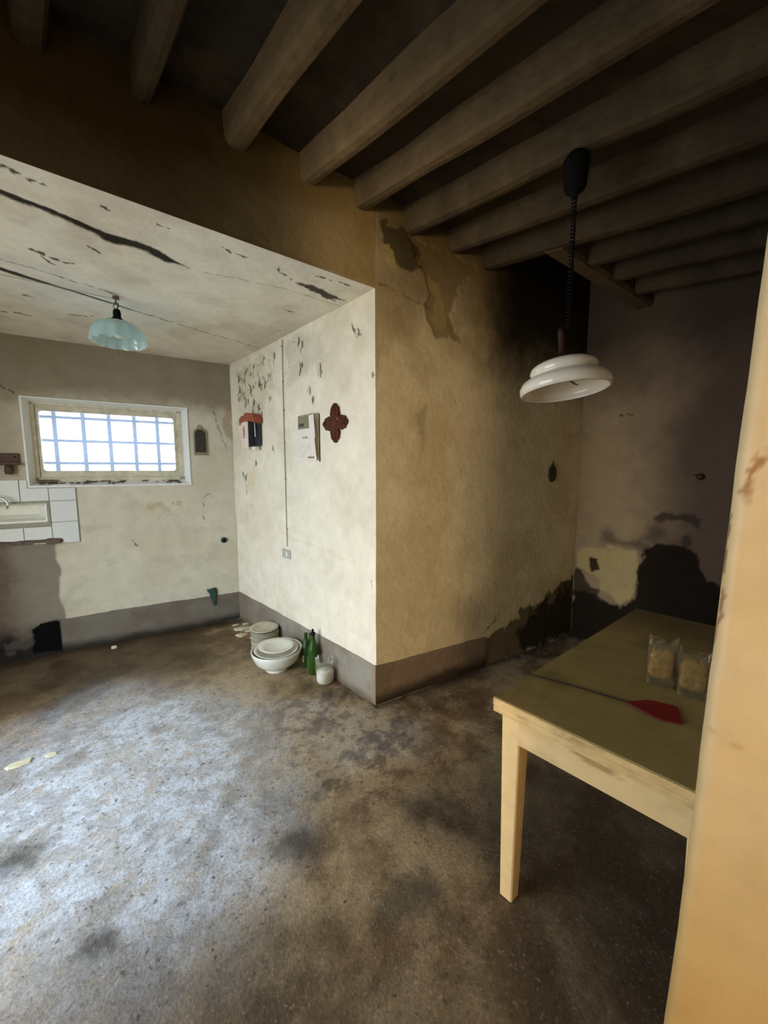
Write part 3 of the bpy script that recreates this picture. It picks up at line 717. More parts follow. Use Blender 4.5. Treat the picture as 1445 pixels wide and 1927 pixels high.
band('baseboard_back', D0, E1, NB, -1.352, -.004, lambda u: .268 + 0 * u, bb_col, seed=3, label='grey painted band at the foot of the window wall')
band('baseboard_side', P0, A1, NA, .0, 1.945, lambda u: .255 + .008 * u, ba_col, seed=5, label='light grey painted band at the foot of the bright side wall')
band('baseboard_centre', P0, E1, NB, -.007, .93, lambda u: .255 - .03 * u, bi_col, seed=8, label='brownish band at the foot of the cream wall')

# ================================================================== WINDOW
def onb(s, z, n=0.0):        # a point on / before the window wall
    p = D0 + s * E1 + n * NB; return (p[0], p[1], z)
win = bpy.data.objects.new('window_1', None); COL.objects.link(win); win['kind'] = 'structure'; win['label'] = 'wide low window with a dirty cream frame'
p = onb((WX0 + WX1) / 2, WZ0); win.location = p; win.rotation_euler = (0, 0, RB)
hw = (WX1 - WX0) / 2; hh = WZ1 - WZ0
# reveal (four splayed boards of white plaster)
RV = 0.085
fx0, fx1, fz0, fz1 = -hw + .030, hw - .045, .035, hh - .022
mb = MB(); T = .012
for (a, b) in [((-hw, 0), (hw, 0)), ((hw, 0), (hw, hh)), ((hw, hh), (-hw, hh)), ((-hw, hh), (-hw, 0))]:
    def inn(p_): return (fx0 if p_[0] < 0 else fx1, fz0 if p_[1] < .1 else fz1)
    a2, b2 = inn(a), inn(b)
    mb.add([(a[0], -.006, a[1]), (b[0], -.006, b[1]), (b2[0], RV, b2[1]), (a2[0], RV, a2[1])], [(0, 1, 2, 3)])
mb.build('reveal', M['white'], win)
# thin painted lip round the opening
mb = MB(); lw = .010
mb.box(-hw - lw, hw + lw, -.012, .004, -lw, 0.004, ch=.002); mb.box(-hw - lw, hw + lw, -.010, .004, hh - .004, hh + lw * .6, ch=.002)
mb.box(-hw - lw, -hw + .003, -.011, .004, 0, hh, ch=.002); mb.box(hw - .003, hw + lw * .5, -.009, .004, 0, hh, ch=.002)
mb.build('lip', M['white'], win)
# frame : outer stock and sash with rounded glass opening
px0, px1, pz0, pz1 = -1.378 + 0.9085, -.474 + .9085, 1.438 - WZ0, 1.896 - WZ0
mb = MB()
for (x0, x1, z0, z1) in [(fx0 - .01, fx1 + .01, fz1 - .018, fz1 + .015), (fx0 - .01, fx1 + .01, fz0 - .012, fz0 + .03), (fx0 - .01, fx0 + .02, fz0, fz1), (fx1 - .035, fx1 + .01, fz0, fz1)]:
    mb.box(x0, x1, RV - .012, RV + .05, z0, z1, ch=.003)
mb.build('window_frame', M['frame_paint'], win)
def rrect(x0, x1, z0, z1, r, n=6):
    pts = []
    for (cx, cz, a0) in [(x1 - r, z1 - r, 0), (x0 + r, z1 - r, 90), (x0 + r, z0 + r, 180), (x1 - r, z0 + r, 270)]:
        for k in range(n + 1):
            a = math.radians(a0 + 90 * k / n); pts.append((cx + r * math.cos(a), cz + r * math.sin(a)))
    return pts
ip = rrect(px0, px1, pz0, pz1, .022); op = rrect(fx0 + .018, fx1 - .033, fz0 + .028, fz1 - .016, .002); n = len(ip)
mb = MB(); vs = [(x, RV + .004, z) for x, z in op] + [(x, RV - .004, z) for x, z in ip] + [(x, RV + .035, z) for x, z in ip] + [(x, RV + .035, z) for x, z in op]
fs = [(i, (i + 1) % n, n + (i + 1) % n, n + i) for i in range(n)] + [(n + i, n + (i + 1) % n, 2 * n + (i + 1) % n, 2 * n + i) for i in range(n)] + [(2 * n + i, 2 * n + (i + 1) % n, 3 * n + (i + 1) % n, 3 * n + i) for i in range(n)]
mb.add(vs, fs); mb.build('sash', M['frame_paint'], win, weld=False)
mb = MB(); mb.prism([(x, z) for x, z in rrect(px0 - .004, px1 + .004, pz0 - .004, pz1 + .004, .022)], RV + .014, RV + .018, fn=lambda p_: (p_[0], p_[2], p_[1])); mb.build('pane', M['pane'], win)
# debris and flaked paint lying on the sill
mb = MB(); rnd = random.Random(4)
for k in range(46):
    x = -hw + .05 + rnd.random() * (2 * hw - .1); y = rnd.uniform(.025, RV - .018); r = rnd.uniform(.006, .022)
    zb = .035 * y / RV
    m_ = Matrix.Translation((x, y, zb + .006)) @ Matrix.Rotation(rnd.uniform(-.3, .3), 4, 'X') @ Matrix.Rotation(rnd.uniform(0, 3), 4, 'Z')
    mb.box(-r, r, -r * .5, r * .5, -.003, .003, m_)
o = mb.build('sill_debris', M['stone'], win); o['kind'] = 'stuff'; o['label'] = 'brown crumbs along the window sill'
mb = MB(); mb.box(-hw + .13, -hw + .24, .01, .05, .005, .012, ch=.002); mb.build('loose_paint_flake', M['white'], win)
mb = MB(); mb.tube([(-hw + .04, .045, .035), (-hw + .10, .04, .034), (-hw + .155, .045, .036)], [.013, .014, .010], 10); mb.build('loose_mortar_roll', M['stone'], win)
# bars outside
gr = thing('window_grille', 'pale grey-blue iron bars outside the small window', 'grille', onb(-.9085, 1.44, -.165), RB)
for s in (-1.300, -1.118, -.945, -.767, -.598):
    mb = MB(); mb.box(s + .9085 - .014, s + .9085 + .014, -.008, .008, -.05, .53, ch=.003); mb.build('upright_bar', M['iron'], gr)
for z in (1.860, 1.677, 1.499):
    mb = MB(); mb.box(-.56, .56, -.004, .004, z - 1.44 - .011, z - 1.44 + .011, ch=.002); mb.build('cross_bar', M['iron'], gr)
# outside sill block of the deep wall (holds the bars)
mb = MB()
mb.box(-.66, .66, -.05, .10, -.16, -.05); mb.box(-.66, .66, -.05, .10, .53, .62); mb.box(-.66, -.555, -.05, .1, -.05, .53); mb.box(.555, .66, -.05, .1, -.05, .53)
o = mb.build('trim_2', M['plaster'], None, loc=onb(-.9085, 1.44, -.165), rot=(0, 0, RB)); struct(o, 'outer window surround')

# ================================================================== SINK CORNER
TS = 0.164
for (r, z0, z1) in [(0, .876, 1.044), (1, 1.044, 1.208), (2, 1.208, 1.372)]:
    for k in range(5):
        s1 = -1.180 - TS * k; s0 = s1 - TS
        if k > 0 and r == 1: continue
        zz0, zz1 = z0, z1
        if r == 0 and k > 0: zz0, zz1 = .905, 1.014
        if r == 2 and (s1 > WX0): 
            zz1 = 1.308
        g = .0022
        mb = MB()
        if r == 2 and s0 < WX0 < s1:      # tile notched round the window corner
            mb.box(-(s1 - s0) / 2 + g, (s1 - s0) / 2 - g, -.010, .004, g - .0, 1.308 - z0, ch=.0012)
            mb.box(-(s1 - s0) / 2 + g, WX0 - .014 - (s0 + s1) / 2, -.010, .004, 1.308 - z0, z1 - z0 - g, ch=.0012)
        else:
            mb.box(-(s1 - s0) / 2 + g, (s1 - s0) / 2 - g, -.010 - random.random() * .0015, .004, g, zz1 - zz0 - g, ch=.0012)
        p = onb((s0 + s1) / 2, zz0); o = mb.build('tile', M['tile'], wb); o.location = p; o.rotation_euler = (0, 0, RB)
mb = MB(); mb.box(-.83, .008, -.0045, .004, 0, .496); mb.build('grout_bed', M['grout'], wb, loc=onb(-1.184, .875), rot=(0, 0, RB))
wb_g = wb.children[-1] if wb.children else None
# the grout bed must leave the niche open: rebuild as an L
for ch in list(wb.children):
    if ch.name.startswith('grout_bed'): bpy.data.objects.remove(ch)
mb = MB(); mb.box(-.166, .007, -.0045, .004, 0, .432); mb.box(-.83, -.166, -.0045, .004, .028, .171); mb.box(-.83, -.166, -.0045, .004, .329, .432); mb.box(-.83, -.29, -.0045, .004, .432, .497)
mb.build('grout_bed', M['grout'], wb, loc=onb(-1.184, .875), rot=(0, 0, RB))
sk = thing('wall_sink', 'white basin sunk into the tiled wall left below the window', 'sink', onb(NX1, NZ0), RB)
# basin : rounded trough
mb = MB(); NXL = -.62; HN = NZ1 - NZ0; dp = .15
R_ = 8; ringo = rrect(NXL, -.002, .002, HN - .002, .012); ring1 = rrect(NXL + .02, -.022, .018, HN - .012, .014); ring2 = rrect(NXL + .03, -.040, .032, HN - .02, .02); ring3 = rrect(NXL + .06, -.075, .06, HN - .03, .02)
n = len(ringo); vs = []
for rg, y in ((ringo, -.004), (ring1, -.002), (ring1, .01), (ring2, .06), (ring3, .085)):
    vs += [(x, y, z) for x, z in rg]
fs = [(j * n + i, j * n + (i + 1) % n, (j + 1) * n + (i + 1) % n, (j + 1) * n + i) for j in range(4) for i in range(n)] + [tuple(4 * n + i for i in range(n))]
mb.add(vs, fs); mb.build('basin', M['ceramic'], sk, smooth=False)
mb = MB(); outer = rrect(NXL, .004, -.030, HN + .004, .008); inner = rrect(NXL + .012, -.014, .002, HN - .010, .010)
vs = [(x, -.013, z) for x, z in outer] + [(x, -.013, z) for x, z in inner] + [(x, .0, z) for x, z in outer] + [(x, -.002, z) for x, z in inner]
fs = [(i, (i + 1) % n, n + (i + 1) % n, n + i) for i in range(n)] + [(i, (i + 1) % n, 2 * n + (i + 1) % n, 2 * n + i) for i in range(n)] + [(n + i, n + (i + 1) % n, 3 * n + (i + 1) % n, 3 * n + i) for i in range(n)]
mb.add(vs, fs); mb.build('rim', M['grout'], sk)
tp = thing('tap', 'chrome curved tap spout over the sunken basin', 'tap', onb(-1.70, 1.16, 0.0), RB)
mb = MB(); pts = []
for k in range(15):
    a = math.radians(200 - k * 15.5); pts.append((.075 + .062 * math.cos(a), -.07, .035 + .055 * math.sin(a)))
mb.tube(pts, .0085, 10); mb.build('spout', M['chrome'], tp, smooth=True)
mb = MB(); mb.tube([pts[-1], (pts[-1][0] + .001, -.07, pts[-1][2] - .014)], [.0105, .0105], 10); mb.build('nozzle', M['chrome'], tp)
mb = MB(); mb.tube([pts[0], (.0, -.03, .008), (-.01, .0, .0)], [.011, .012, .014], 10); mb.build('stem', M['chrome'], tp)
# broken ledge under the lower tiles
mb = MB(); U = np.linspace(-.86, 0, 60); vs = []
for i, u in enumerate(U):
    h_ = .036 + (fbm(np.array([u]), np.array([0.]), 14, 3, 5)[0] - .5) * .030; d_ = .022 + (fbm(np.array([u]), np.array([2.]), 20, 3, 6)[0] - .5) * .02
    if u > -.10: d_ += .008; h_ += .006
    if i == 59: d_ *= .3; h_ *= .6
    vs += [(u, 0.004, -h_ / 2 - .004), (u, -d_, -h_ / 2), (u, -d_ * 1.1, h_ / 2 - .006), (u, -.004, h_ / 2 + .004)]
fs = [(i * 4 + k, i * 4 + k + 1, (i + 1) * 4 + k + 1, (i + 1) * 4 + k) for i in range(59) for k in range(3)] + [(236, 237, 238, 239)]
mb.add(vs, fs); o = mb.build('broken_ledge', M['stone'], wb, loc=onb(-1.284, .898, .006), rot=(0, 0, RB)); o['label'] = 'crumbling brown ledge under the white tiles'
mb = MB(); mb.box(-.17, -.03, -.028, -.018, -.012, -.006, ch=.002); mb.build('pale_chip', M['flake'], o)
# wooden rack end
rk = thing('wooden_rack', 'dark brown wooden rack end with a peg at the left of the window', 'rack', onb(-1.49, 1.48), RB)
mb = MB(); mb.box(-.30, 0.0, -.022, 0, .0, .085, ch=.004); mb.build('rail', M['brown'], rk)
mb = MB(); mb.box(-.30, .004, -.05, -.022, .0, .022, ch=.003); mb.build('lip', M['brown'], rk)
mb = MB(); mb.lathe([(0.0001, -.068), (.020, -.066), (.026, -.055), (.024, -.02), (.018, .004), (.0001, .006)], 16); mb.build('peg', M['brown'], rk, smooth=True, loc=(-.055, -.035, 0))
mb = MB(); mb.tube([(-.02, -.026, .06), (-.02, -.018, .06)], .006, 8); mb.build('screw', M['black'], rk)

# ================================================================== SMALL THINGS ON THE WINDOW WALL
pf = thing('arched_picture', 'small dark picture in an arched frame right of the window', 'picture', onb(-.272, 1.70), RB)
W_, H_ = .055, .125
arch = [(-W_, -H_), (W_, -H_), (W_, .07), (.045, .095), (.02, .112), (0, .116), (-.02, .112), (-.045, .095), (-W_, .07)]
ins = [(x * .80, z * .84 + .004) for x, z in arch]
n = len(arch); mb = MB()
vs = [(x, -.014, z) for x, z in arch] + [(x, -.016, z) for x, z in ins] + [(x, -.010, z) for x, z in ins] + [(x, .0, z) for x, z in arch]
fs = [(i, (i + 1) % n, n + (i + 1) % n, n + i) for i in range(n)] + [(n + i, n + (i + 1) % n, 2 * n + (i + 1) % n, 2 * n + i) for i in range(n)] + [(i, (i + 1) % n, 3 * n + (i + 1) % n, 3 * n + i) for i in range(n)]
mb.add(vs, fs); mb.build('frame', M['olive'], pf)
mb = MB(); mb.prism(ins, -.011, -.006, fn=lambda p_: (p_[0], p_[2], p_[1])); mb.build('picture', M['tin'], pf)
mb = MB(); mb.tube([(-.02, -.010, .108), (-.012, -.012, .13), (0, -.012, .142), (.012, -.012, .13), (.02, -.010, .108)], .0025, 6); mb.build('hanger', M['black'], pf)
pt = thing('pipe_stub', 'dark green pipe stub sticking out low beside the alcove corner', 'pipe', onb(-.116, .788), RB)
mb = MB(); 
mb.lathe([(.026, 0), (.027, .012), (.022, .02), (.015, .022), (.014, .006)], 20); o = mb.build('collar', M['green'], pt, smooth=True); o.rotation_euler = (math.pi / 2, 0, 0)
mb = MB(); mb.lathe([(.0001, .004), (.013, .004), (.014, .03), (.006, .034), (.0001, .034)], 16); o = mb.build('plug', M['dark'], pt, smooth=True); o.rotation_euler = (math.pi / 2, 0, 0)
gs = MB(); vs = []; rows = [(.055, -.040, .040), (.03, -.034, .048), (.0, -.020, .048), (-.04, -.010, .040), (-.08, .004, .034), (-.115, .016, .026)]
for i, (z, x0, x1) in enumerate(rows):
    for k in range(5):
        f = k / 4; vs.append((x0 + (x1 - x0) * f, -.012 - .014 * math.sin(math.pi * f) - (.006 if k % 2 else 0), z + random.uniform(-.008, .008)))
fs = [(i * 5 + k, i * 5 + k + 1, (i + 1) * 5 + k + 1, (i + 1) * 5 + k) for i in range(5) for k in range(4)]
gs.add(vs, fs); gs.add([(x, y + .006, z) for x, y, z in vs], [q[::-1] for q in fs])
o = gs.build('green_scrap', M['green'], None, loc=onb(-.245, .29), rot=(0, 0, RB)); tag(o, 'crumpled dark green scrap stuck at the top of the grey band', 'scrap')

# ================================================================== THINGS ON THE BRIGHT SIDE WALL
def ona(t, z, n=0.0):
    p = P0 + t * A1 + n * NA; return (p[0], p[1], z)
# lifted flakes of paint
rnd = random.Random(12)
fk = []
for i, (pts, wd) in enumerate(FLK):
    if i % 2 == 0 or wd > .011: fk.append(pts[0]); 
    if len(pts) > 2: fk.append(pts[1])
for i, (t, z) in enumerate(fk):
    r = rnd.uniform(.014, .030); m_ = 7; vs = [(0, -.004, 0)]
    for k in range(m_):
        a = 2 * math.pi * k / m_; rr = r * rnd.uniform(.6, 1.2); x = rr * math.cos(a); zz = rr * 1.4 * math.sin(a)
        vs.append((x, -.004 - max(0, x / r) * rnd.uniform(.004, .014), zz))
    nn = len(vs); vs2 = vs + [(x, y + .0015, z_) for x, y, z_ in vs]
    fs = [(0, k + 1, (k + 1) % m_ + 1) for k in range(m_)] + [(nn, nn + (k + 1) % m_ + 1, nn + k + 1) for k in range(m_)] + [(k + 1, nn + k + 1, nn + (k + 1) % m_ + 1, (k + 1) % m_ + 1) for k in range(m_)]
    mb = MB(); mb.add(vs2, fs); mb.build('paint_flake', M['wallflake'], wa, loc=ona(t - .012, z, .001), rot=(0, 0, RA))
# surface cable with clips down to the plate
cb = thing('wall_cable', 'thin pale cable running down the bright side wall to the switch plate', 'cable', ona(1.0, .83), RA)
mb = MB(); mb.tube([(.005, -.006, 1.565), (.0, -.007, 1.30), (-.004, -.006, 1.0), (-.003, -.007, .6), (-.005, -.006, .3), (-.006, -.006, .16), (-.005, -.006, .02)], .0034, 6); mb.build('cord', M['cable'], cb)
for z in (1.52, 1.27, 1.06, .82, .55, .16):
    mb = MB(); mb.box(-.010, .010, -.012, -.001, z - .004, z + .004, ch=.002); mb.build('clip', M['cable'], cb)
sp = thing('switch_plate', 'small grey switch plate at the lower end of the wall cable', 'switch', ona(1.02, .79), RA)
mb = MB(); mb.box(-.062, .062, -.009, .0, -.036, .036, ch=.003); mb.build('plate', M['greyplate'], sp)
mb = MB(); mb.box(.0, .022, -.013, -.008, -.018, .016, ch=.002); mb.build('rocker', M['white'], sp)
# letter rack (terracotta carved top, papers)
lr = thing('letter_holder', 'paper holder with a carved reddish top hanging left of the wall cable', 'letter holder', ona(1.47, 1.62), RA)
mb = MB(); top = [(-.13, .20), (-.13, .255), (-.10, .262), (-.09, .275), (-.05, .270), (-.03, .288), (.0, .292), (.03, .284), (.05, .272), (.09, .280), (.115, .270), (.135, .24), (.135, .20), (.10, .215), (.05, .222), (0, .22), (-.06, .222), (-.1, .215)]
mb.prism(top, -.085, -.010, fn=lambda p_: (p_[0], p_[2], p_[1])); mb.build('carved_top', M['terra'], lr)
mb = MB(); mb.box(-.115, .015, -.080, -.074, .0, .225, ch=.001); mb.build('front_card', M['pinkpaper'], lr)
mb = MB(); mb.box(-.035, .012, -.0825, -.0805, .01, .085); mb.build('note', M['paper'], lr)
mb = MB()
for k in range(3): mb.tube([(-.055 + .022 * math.cos(a) * .5, -.082, .165 - k * .028 + .022 * math.sin(a)) for a in [i * math.pi / 5 for i in range(11)]], .0016, 5, cap=False)
mb.build('printed_loops', M['terra'], lr)
mb = MB(); mb.box(.018, .112, -.020, -.012, .02, .225, ch=.001); mb.build('back_card', M['slate'], lr)
mb = MB(); mb.box(.018, .022, -.076, -.016, .015, .225); mb.build('side_card', M['slate'], lr)
mb = MB(); mb.add([(.03, -.030, .21), (.05, -.034, .212), (.088, -.050, .10), (.072, -.048, .092), (.03, -.028, .21), (.05, -.032, .212), (.088, -.048, .10), (.072, -.046, .092)], [(0, 1, 2, 3), (7, 6, 5, 4), (0, 4, 5, 1), (1, 5, 6, 2), (2, 6, 7, 3), (3, 7, 4, 0)]); mb.build('folded_slip', M['paper'], lr)
mb = MB(); mb.box(.030, .092, -.060, -.020, -.012, .016, ch=.002); mb.build('lower_slip', M['paper'], lr)
mb = MB(); mb.tube([(-.05, -.03, .27), (-.0, -.006, .36), (.07, -.03, .27)], .0012, 5); mb.build('hanging_string', M['white'], lr)
# calendar
cd = thing('wall_calendar', 'curling paper calendar with a faded photo hanging left of the carved cross', 'calendar', ona(.68, 1.66), RA)
def sheet(x0, x1, z0, z1, yf, nx=14, nz=20, th=.0012):
    vs = []; 
    for i in range(nx + 1):
        for j in range(nz + 1):
            x = x0 + (x1 - x0) * i / nx; z = z0 + (z1 - z0) * j / nz; vs.append((x, yf(x, z), z))
    R = nz + 1; fs = [(i * R + j, (i + 1) * R + j, (i + 1) * R + j + 1, i * R + j + 1) for i in range(nx) for j in range(nz)]
    mb = MB(); mb.add(vs, fs); mb.add([(x, y + th, z) for x, y, z in vs], [q[::-1] for q in fs]); return mb
def cal_y(x, z):    # right edge curls away from the wall
    f = (x + .125) / .25
    return -.008 - .040 * f ** 2 * (0.35 + 0.65 * max(0, (z + .14) / .31)) - .006 * math.sin(f * 6)
sheet(-.125, .125, .0, .165, cal_y).build('photo_sheet', M['paper'], cd, smooth=False)
sheet(-.125, .125, -.15, .002, lambda x, z: cal_y(x, z) - .004 - .004 * math.sin((z + .15) * 12)).build('month_sheet', M['paper'], cd)
sheet(-.120, .030, .070, .155, lambda x, z: cal_y(x, z) - .0016, 8, 8, .0004).build('photo_print', M['olive'], cd)
sheet(-.108, -.03, .086, .108, lambda x, z: cal_y(x, z) - .0030, 6, 2, .0003).build('photo_shadow', M['tin'], cd)
sheet(-.120, .110, .156, .164, lambda x, z: cal_y(x, z) - .0016, 8, 2, .0004).build('top_strip', M['olive'], cd)
mb = MB(); mb.box(-.05, .0, cal_y(-.02, 0) - .008, cal_y(-.02, 0) - .003, .002, .016); mb.build('staple_block', M['print'], cd)
mb = MB()
for r in range(6):
    for q in range(7):
        if (r + q) % 5 == 4: continue
        x = -.10 + q * .024; z = -.045 - r * .015; y = cal_y(x, z) - .004 - .004 * math.sin((z + .15) * 12) - .0012
        mb.box(x, x + .012, y - .0006, y + .001, z, z + .0035)
o = mb.build('day_marks', M['print'], cd); o['kind'] = 'stuff'
mb = MB(); x = .03; z = -.135; y = cal_y(.07, z) - .007; mb.box(.01, .10, y - .001, y + .001, z, z + .012); mb.build('footer_print', M['olive'], cd)
mb = MB(); mb.box(.128, .134, -.006, -.002, -.16, .16); mb.build('back_sheet_edge', M['slate'], cd)
# carved cross
cr = thing('carved_cross', 'dark brown carved wooden cross with rounded lobes', 'cross', ona(.367, 1.742), RA)
def crosspts():
    hw_, hh_ = .125, .118; pts = []
    n = 128
    for k in range(n):
        a = 2 * math.pi * k / n
        # four arms each ending in a trefoil, and a lozenge centre
        x = math.cos(a); z = math.sin(a)
        r = .060 + .0
        best = 0
        for (ax, az_, L_) in [(1, 0, .125), (-1, 0, .125), (0, 1, .122), (0, -1, .122)]:
            cands = [(L_ - .018, 0, .020), (L_ - .036, .020, .020), (L_ - .036, -.020, .020), (L_ - .062, .022, .024), (L_ - .062, -.022, .024), (.045, 0, .038), (0, 0, .056)]
            for (u, v, rad) in cands:
                cx = ax * u - az_ * v; cz = az_ * u + ax * v
                b = x * cx + z * cz; disc = b * b - (cx * cx + cz * cz - rad * rad)
                if disc > 0: best = max(best, b + math.sqrt(disc))
        pts.append((x * best, z * best))
    return pts
cp = crosspts(); n = len(cp); mb = MB()
vs = [(x, -.002, z) for x, z in cp] + [(x, -.014, z) for x, z in cp] + [(x * .9, -.019, z * .9) for x, z in cp] + [(x * .55, -.022, z * .55) for x, z in cp] + [(0, -.024, 0)]
fs = [(j * n + i, j * n + (i + 1) % n, (j + 1) * n + (i + 1) % n, (j + 1) * n + i) for j in range(3) for i in range(n)] + [(3 * n + i, 3 * n + (i + 1) % n, 4 * n) for i in range(n)]
mb.add(vs, fs); mb.build('body', M['carved'], cr)
def ring(cx, cz, r, tr=.0045, sx=1, sz=1, y=-.021):
    return [(cx + sx * r * math.cos(2 * math.pi * k / 16), y, cz + sz * r * math.sin(2 * math.pi * k / 16)) for k in range(17)]
mb = MB()
for (cx, cz, r, sx, sz) in [(0, 0, .030, 1, 1), (.062, 0, .024, 1.2, .8), (-.062, 0, .024, 1.2, .8), (0, .062, .024, .8, 1.2), (0, -.062, .024, .8, 1.2), (0, .098, .012, 1, 1), (0, -.098, .012, 1, 1), (.1, 0, .012, 1, 1), (-.1, 0, .012, 1, 1)]:
    mb.tube(ring(cx, cz, r, sx=sx, sz=sz), .0042, 6, cap=False)
mb.build('scrollwork', M['carved'], cr)
mb = MB(); mb.lathe([(.0001, .006), (.006, .005), (.010, 0)], 10); o = mb.build('centre_stud', M['terra'], cr); o.location = (.045, -.024, .022); o.rotation_euler = (math.pi / 2, 0, 0)

# ================================================================== ORNAMENT ON THE CREAM WALL
def onc(s, z, n=0.0):
    p = P0 + s * E1 + n * NB; return (p[0], p[1], z)
lf = thing('teardrop_ornament', 'small dark leaf-shaped ornament hanging on the cream wall', 'ornament', onc(1.60, 1.42), RB)
pp = [(0, -.075), (.032, -.055), (.048, -.02), (.046, .015), (.03, .045), (.010, .066), (0, .075), (-.010, .066), (-.03, .045), (-.046, .015), (-.048, -.02), (-.032, -.055)]
n = len(pp); mb = MB(); vs = [(x, -.001, z) for x, z in pp] + [(x * .95, -.014, z * .95) for x, z in pp] + [(0, -.024, 0)]
mb.add(vs, [(i, (i + 1) % n, n + (i + 1) % n, n + i) for i in range(n)] + [(n + i, n + (i + 1) % n, 2 * n) for i in range(n)]); mb.build('body', M['wire'], lf)
mb = MB(); mb.tube([(0, -.008, .07), (0, -.010, .095)], .004, 6); mb.build('hook', M['black'], lf)
kn = thing('wall_peg', 'small dark knob on the far right wall', 'knob', tuple(C0 + .838 * C1 + np.array([0, 0, 1.40])), rz_of(C1))
mb = MB(); mb.lathe([(.0001, .03), (.014, .029), (.018, .022), (.012, .012), (.020, .003), (.022, 0)], 16); o = mb.build('knob', M['darkcap'], kn, smooth=True); o.rotation_euler = (math.pi / 2, 0, 0)
mb = MB(); mb.tube([(-.035, -.004, .012), (0, -.016, .006)], .004, 6); mb.build('pin', M['darkcap'], kn)

# ================================================================== PENDANT LAMP
lp = thing('pendant_lamp', 'rise-and-fall pendant with a two-tier opal glass shade over the table', 'pendant lamp', (.746, 1.626, 1.768))
mb = MB(); mb.lathe([(.0001, .905), (.012, .905), (.030, .895), (.047, .872), (.048, .855), (.041, .775), (.034, .764), (.015, .760), (.013, .74), (.0001, .738)], 28); mb.build('ceiling_cup', M['black'], lp, smooth=True)
pts = []
for k in range(420):
    f = k / 419; a = k * 2 * math.pi / 12; pts.append((.0075 * math.cos(a), .0075 * math.sin(a), .74 - f * .49))
mb = MB(); mb.tube(pts, .0036, 5); mb.build('coiled_cord', M['black'], lp)
mb = MB(); mb.lathe([(.0001, .26), (.011, .26), (.013, .24), (.013, .17), (.020, .155), (.045, .140), (.072, .128), (.080, .118), (.0001, .116)], 28); mb.build('cap', M['darkcap'], lp, smooth=True)
def opal_prof():
    o_ = [(.074, .120), (.105, .116), (.124, .104), (.130, .088), (.124, .074), (.120, .068), (.140, .062), (.163, .048), (.174, .028), (.174, .010), (.168, .0)]
    i_ = [(x - .006, z - .002) for x, z in o_[::-1]]
    return o_ + i_
mb = MB(); mb.lathe(opal_prof(), 64); sh = mb.build('glass_shade', M['opal'], lp, smooth=True); 
mb = MB(); mb.lathe([(.0001, .118), (.022, .118), (.024, .10), (.020, .070), (.014, .066), (.0001, .066)], 18); mb.build('lamp_holder', M['opal'], lp, smooth=True)
mb = MB(); mb.tube([(-.01, -.02, .070), (-.02, -.03, .050), (-.005, -.045, .035), (.01, -.055, .018), (.022, -.06, .008), (.030, -.055, .012)], [.0016, .002, .0035, .0035, .002, .0015], 6); mb.build('loose_wire', M['wire'], lp)
for nme in ('cap', 'glass_shade', 'lamp_holder', 'loose_wire'):
    for ch in lp.children:
        if ch.name.startswith(nme): ch.rotation_euler = (math.radians(-5), math.radians(-4), 0)

# ================================================================== ALCOVE LAMP
al = thing('alcove_lamp', 'pale green fluted glass lamp hanging from a hook on the alcove ceiling', 'ceiling lamp', (-1.564, 2.356, 2.175))
def flute(r, z, a, f):
    k = f ** 1.2; return r * (1 + .045 * k * math.cos(12 * a)), z - .010 * k * (1 - math.cos(12 * a)) * .5
prof = [(.022, .140), (.050, .137), (.084, .126), (.112, .106), (.130, .080), (.137, .052), (.138, .028), (.142, .020)]
mb = MB(); mb.lathe(prof, 96, flute=flute); mb.lathe([(r - .003, z - .002) for r, z in prof], 96, flute=flute)
mb.build('glass_shade', M['lampglass'], al, smooth=True)
mb = MB(); mb.lathe([(.0001, .205), (.014, .204), (.018, .196), (.020, .185), (.020, .160), (.030, .150), (.030, .138), (.0001, .136)], 20); mb.build('socket', M['black'], al, smooth=True)
mb = MB(); mb.lathe([(.0001, .136), (.014, .134), (.020, .115), (.030, .085), (.030, .065), (.018, .048), (.0001, .042)], 20); mb.build('bulb', M['opal'], al, smooth=True)
mb = MB(); mb.tube([(.0, 0, .202), (.012, 0, .222), (.008, 0, .240), (-.002, 0, .235), (0, 0, .262)], .003, 6); mb.build('hook', M['black'], al)
mb = MB(); mb.tube([(-.006, 0, .2), (-.018, .002, .218), (-.012, 0, .238), (.0, 0, .250)], .002, 6); mb.build('wire_loop', M['wire'], al)
mb = MB(); mb.tube([(.0, 0, .264), (-.04, -.02, .262), (-.30, -.19, .270), (-.62, -.40, .275)], .0016, 6); mb.build('feed_wire', M['cable'], al)
mb = MB(); mb.lathe([(.0001, .276), (.016, .275), (.018, .262), (.0001, .258)], 12); mb.build('ceiling_plug', M['stone'], al)

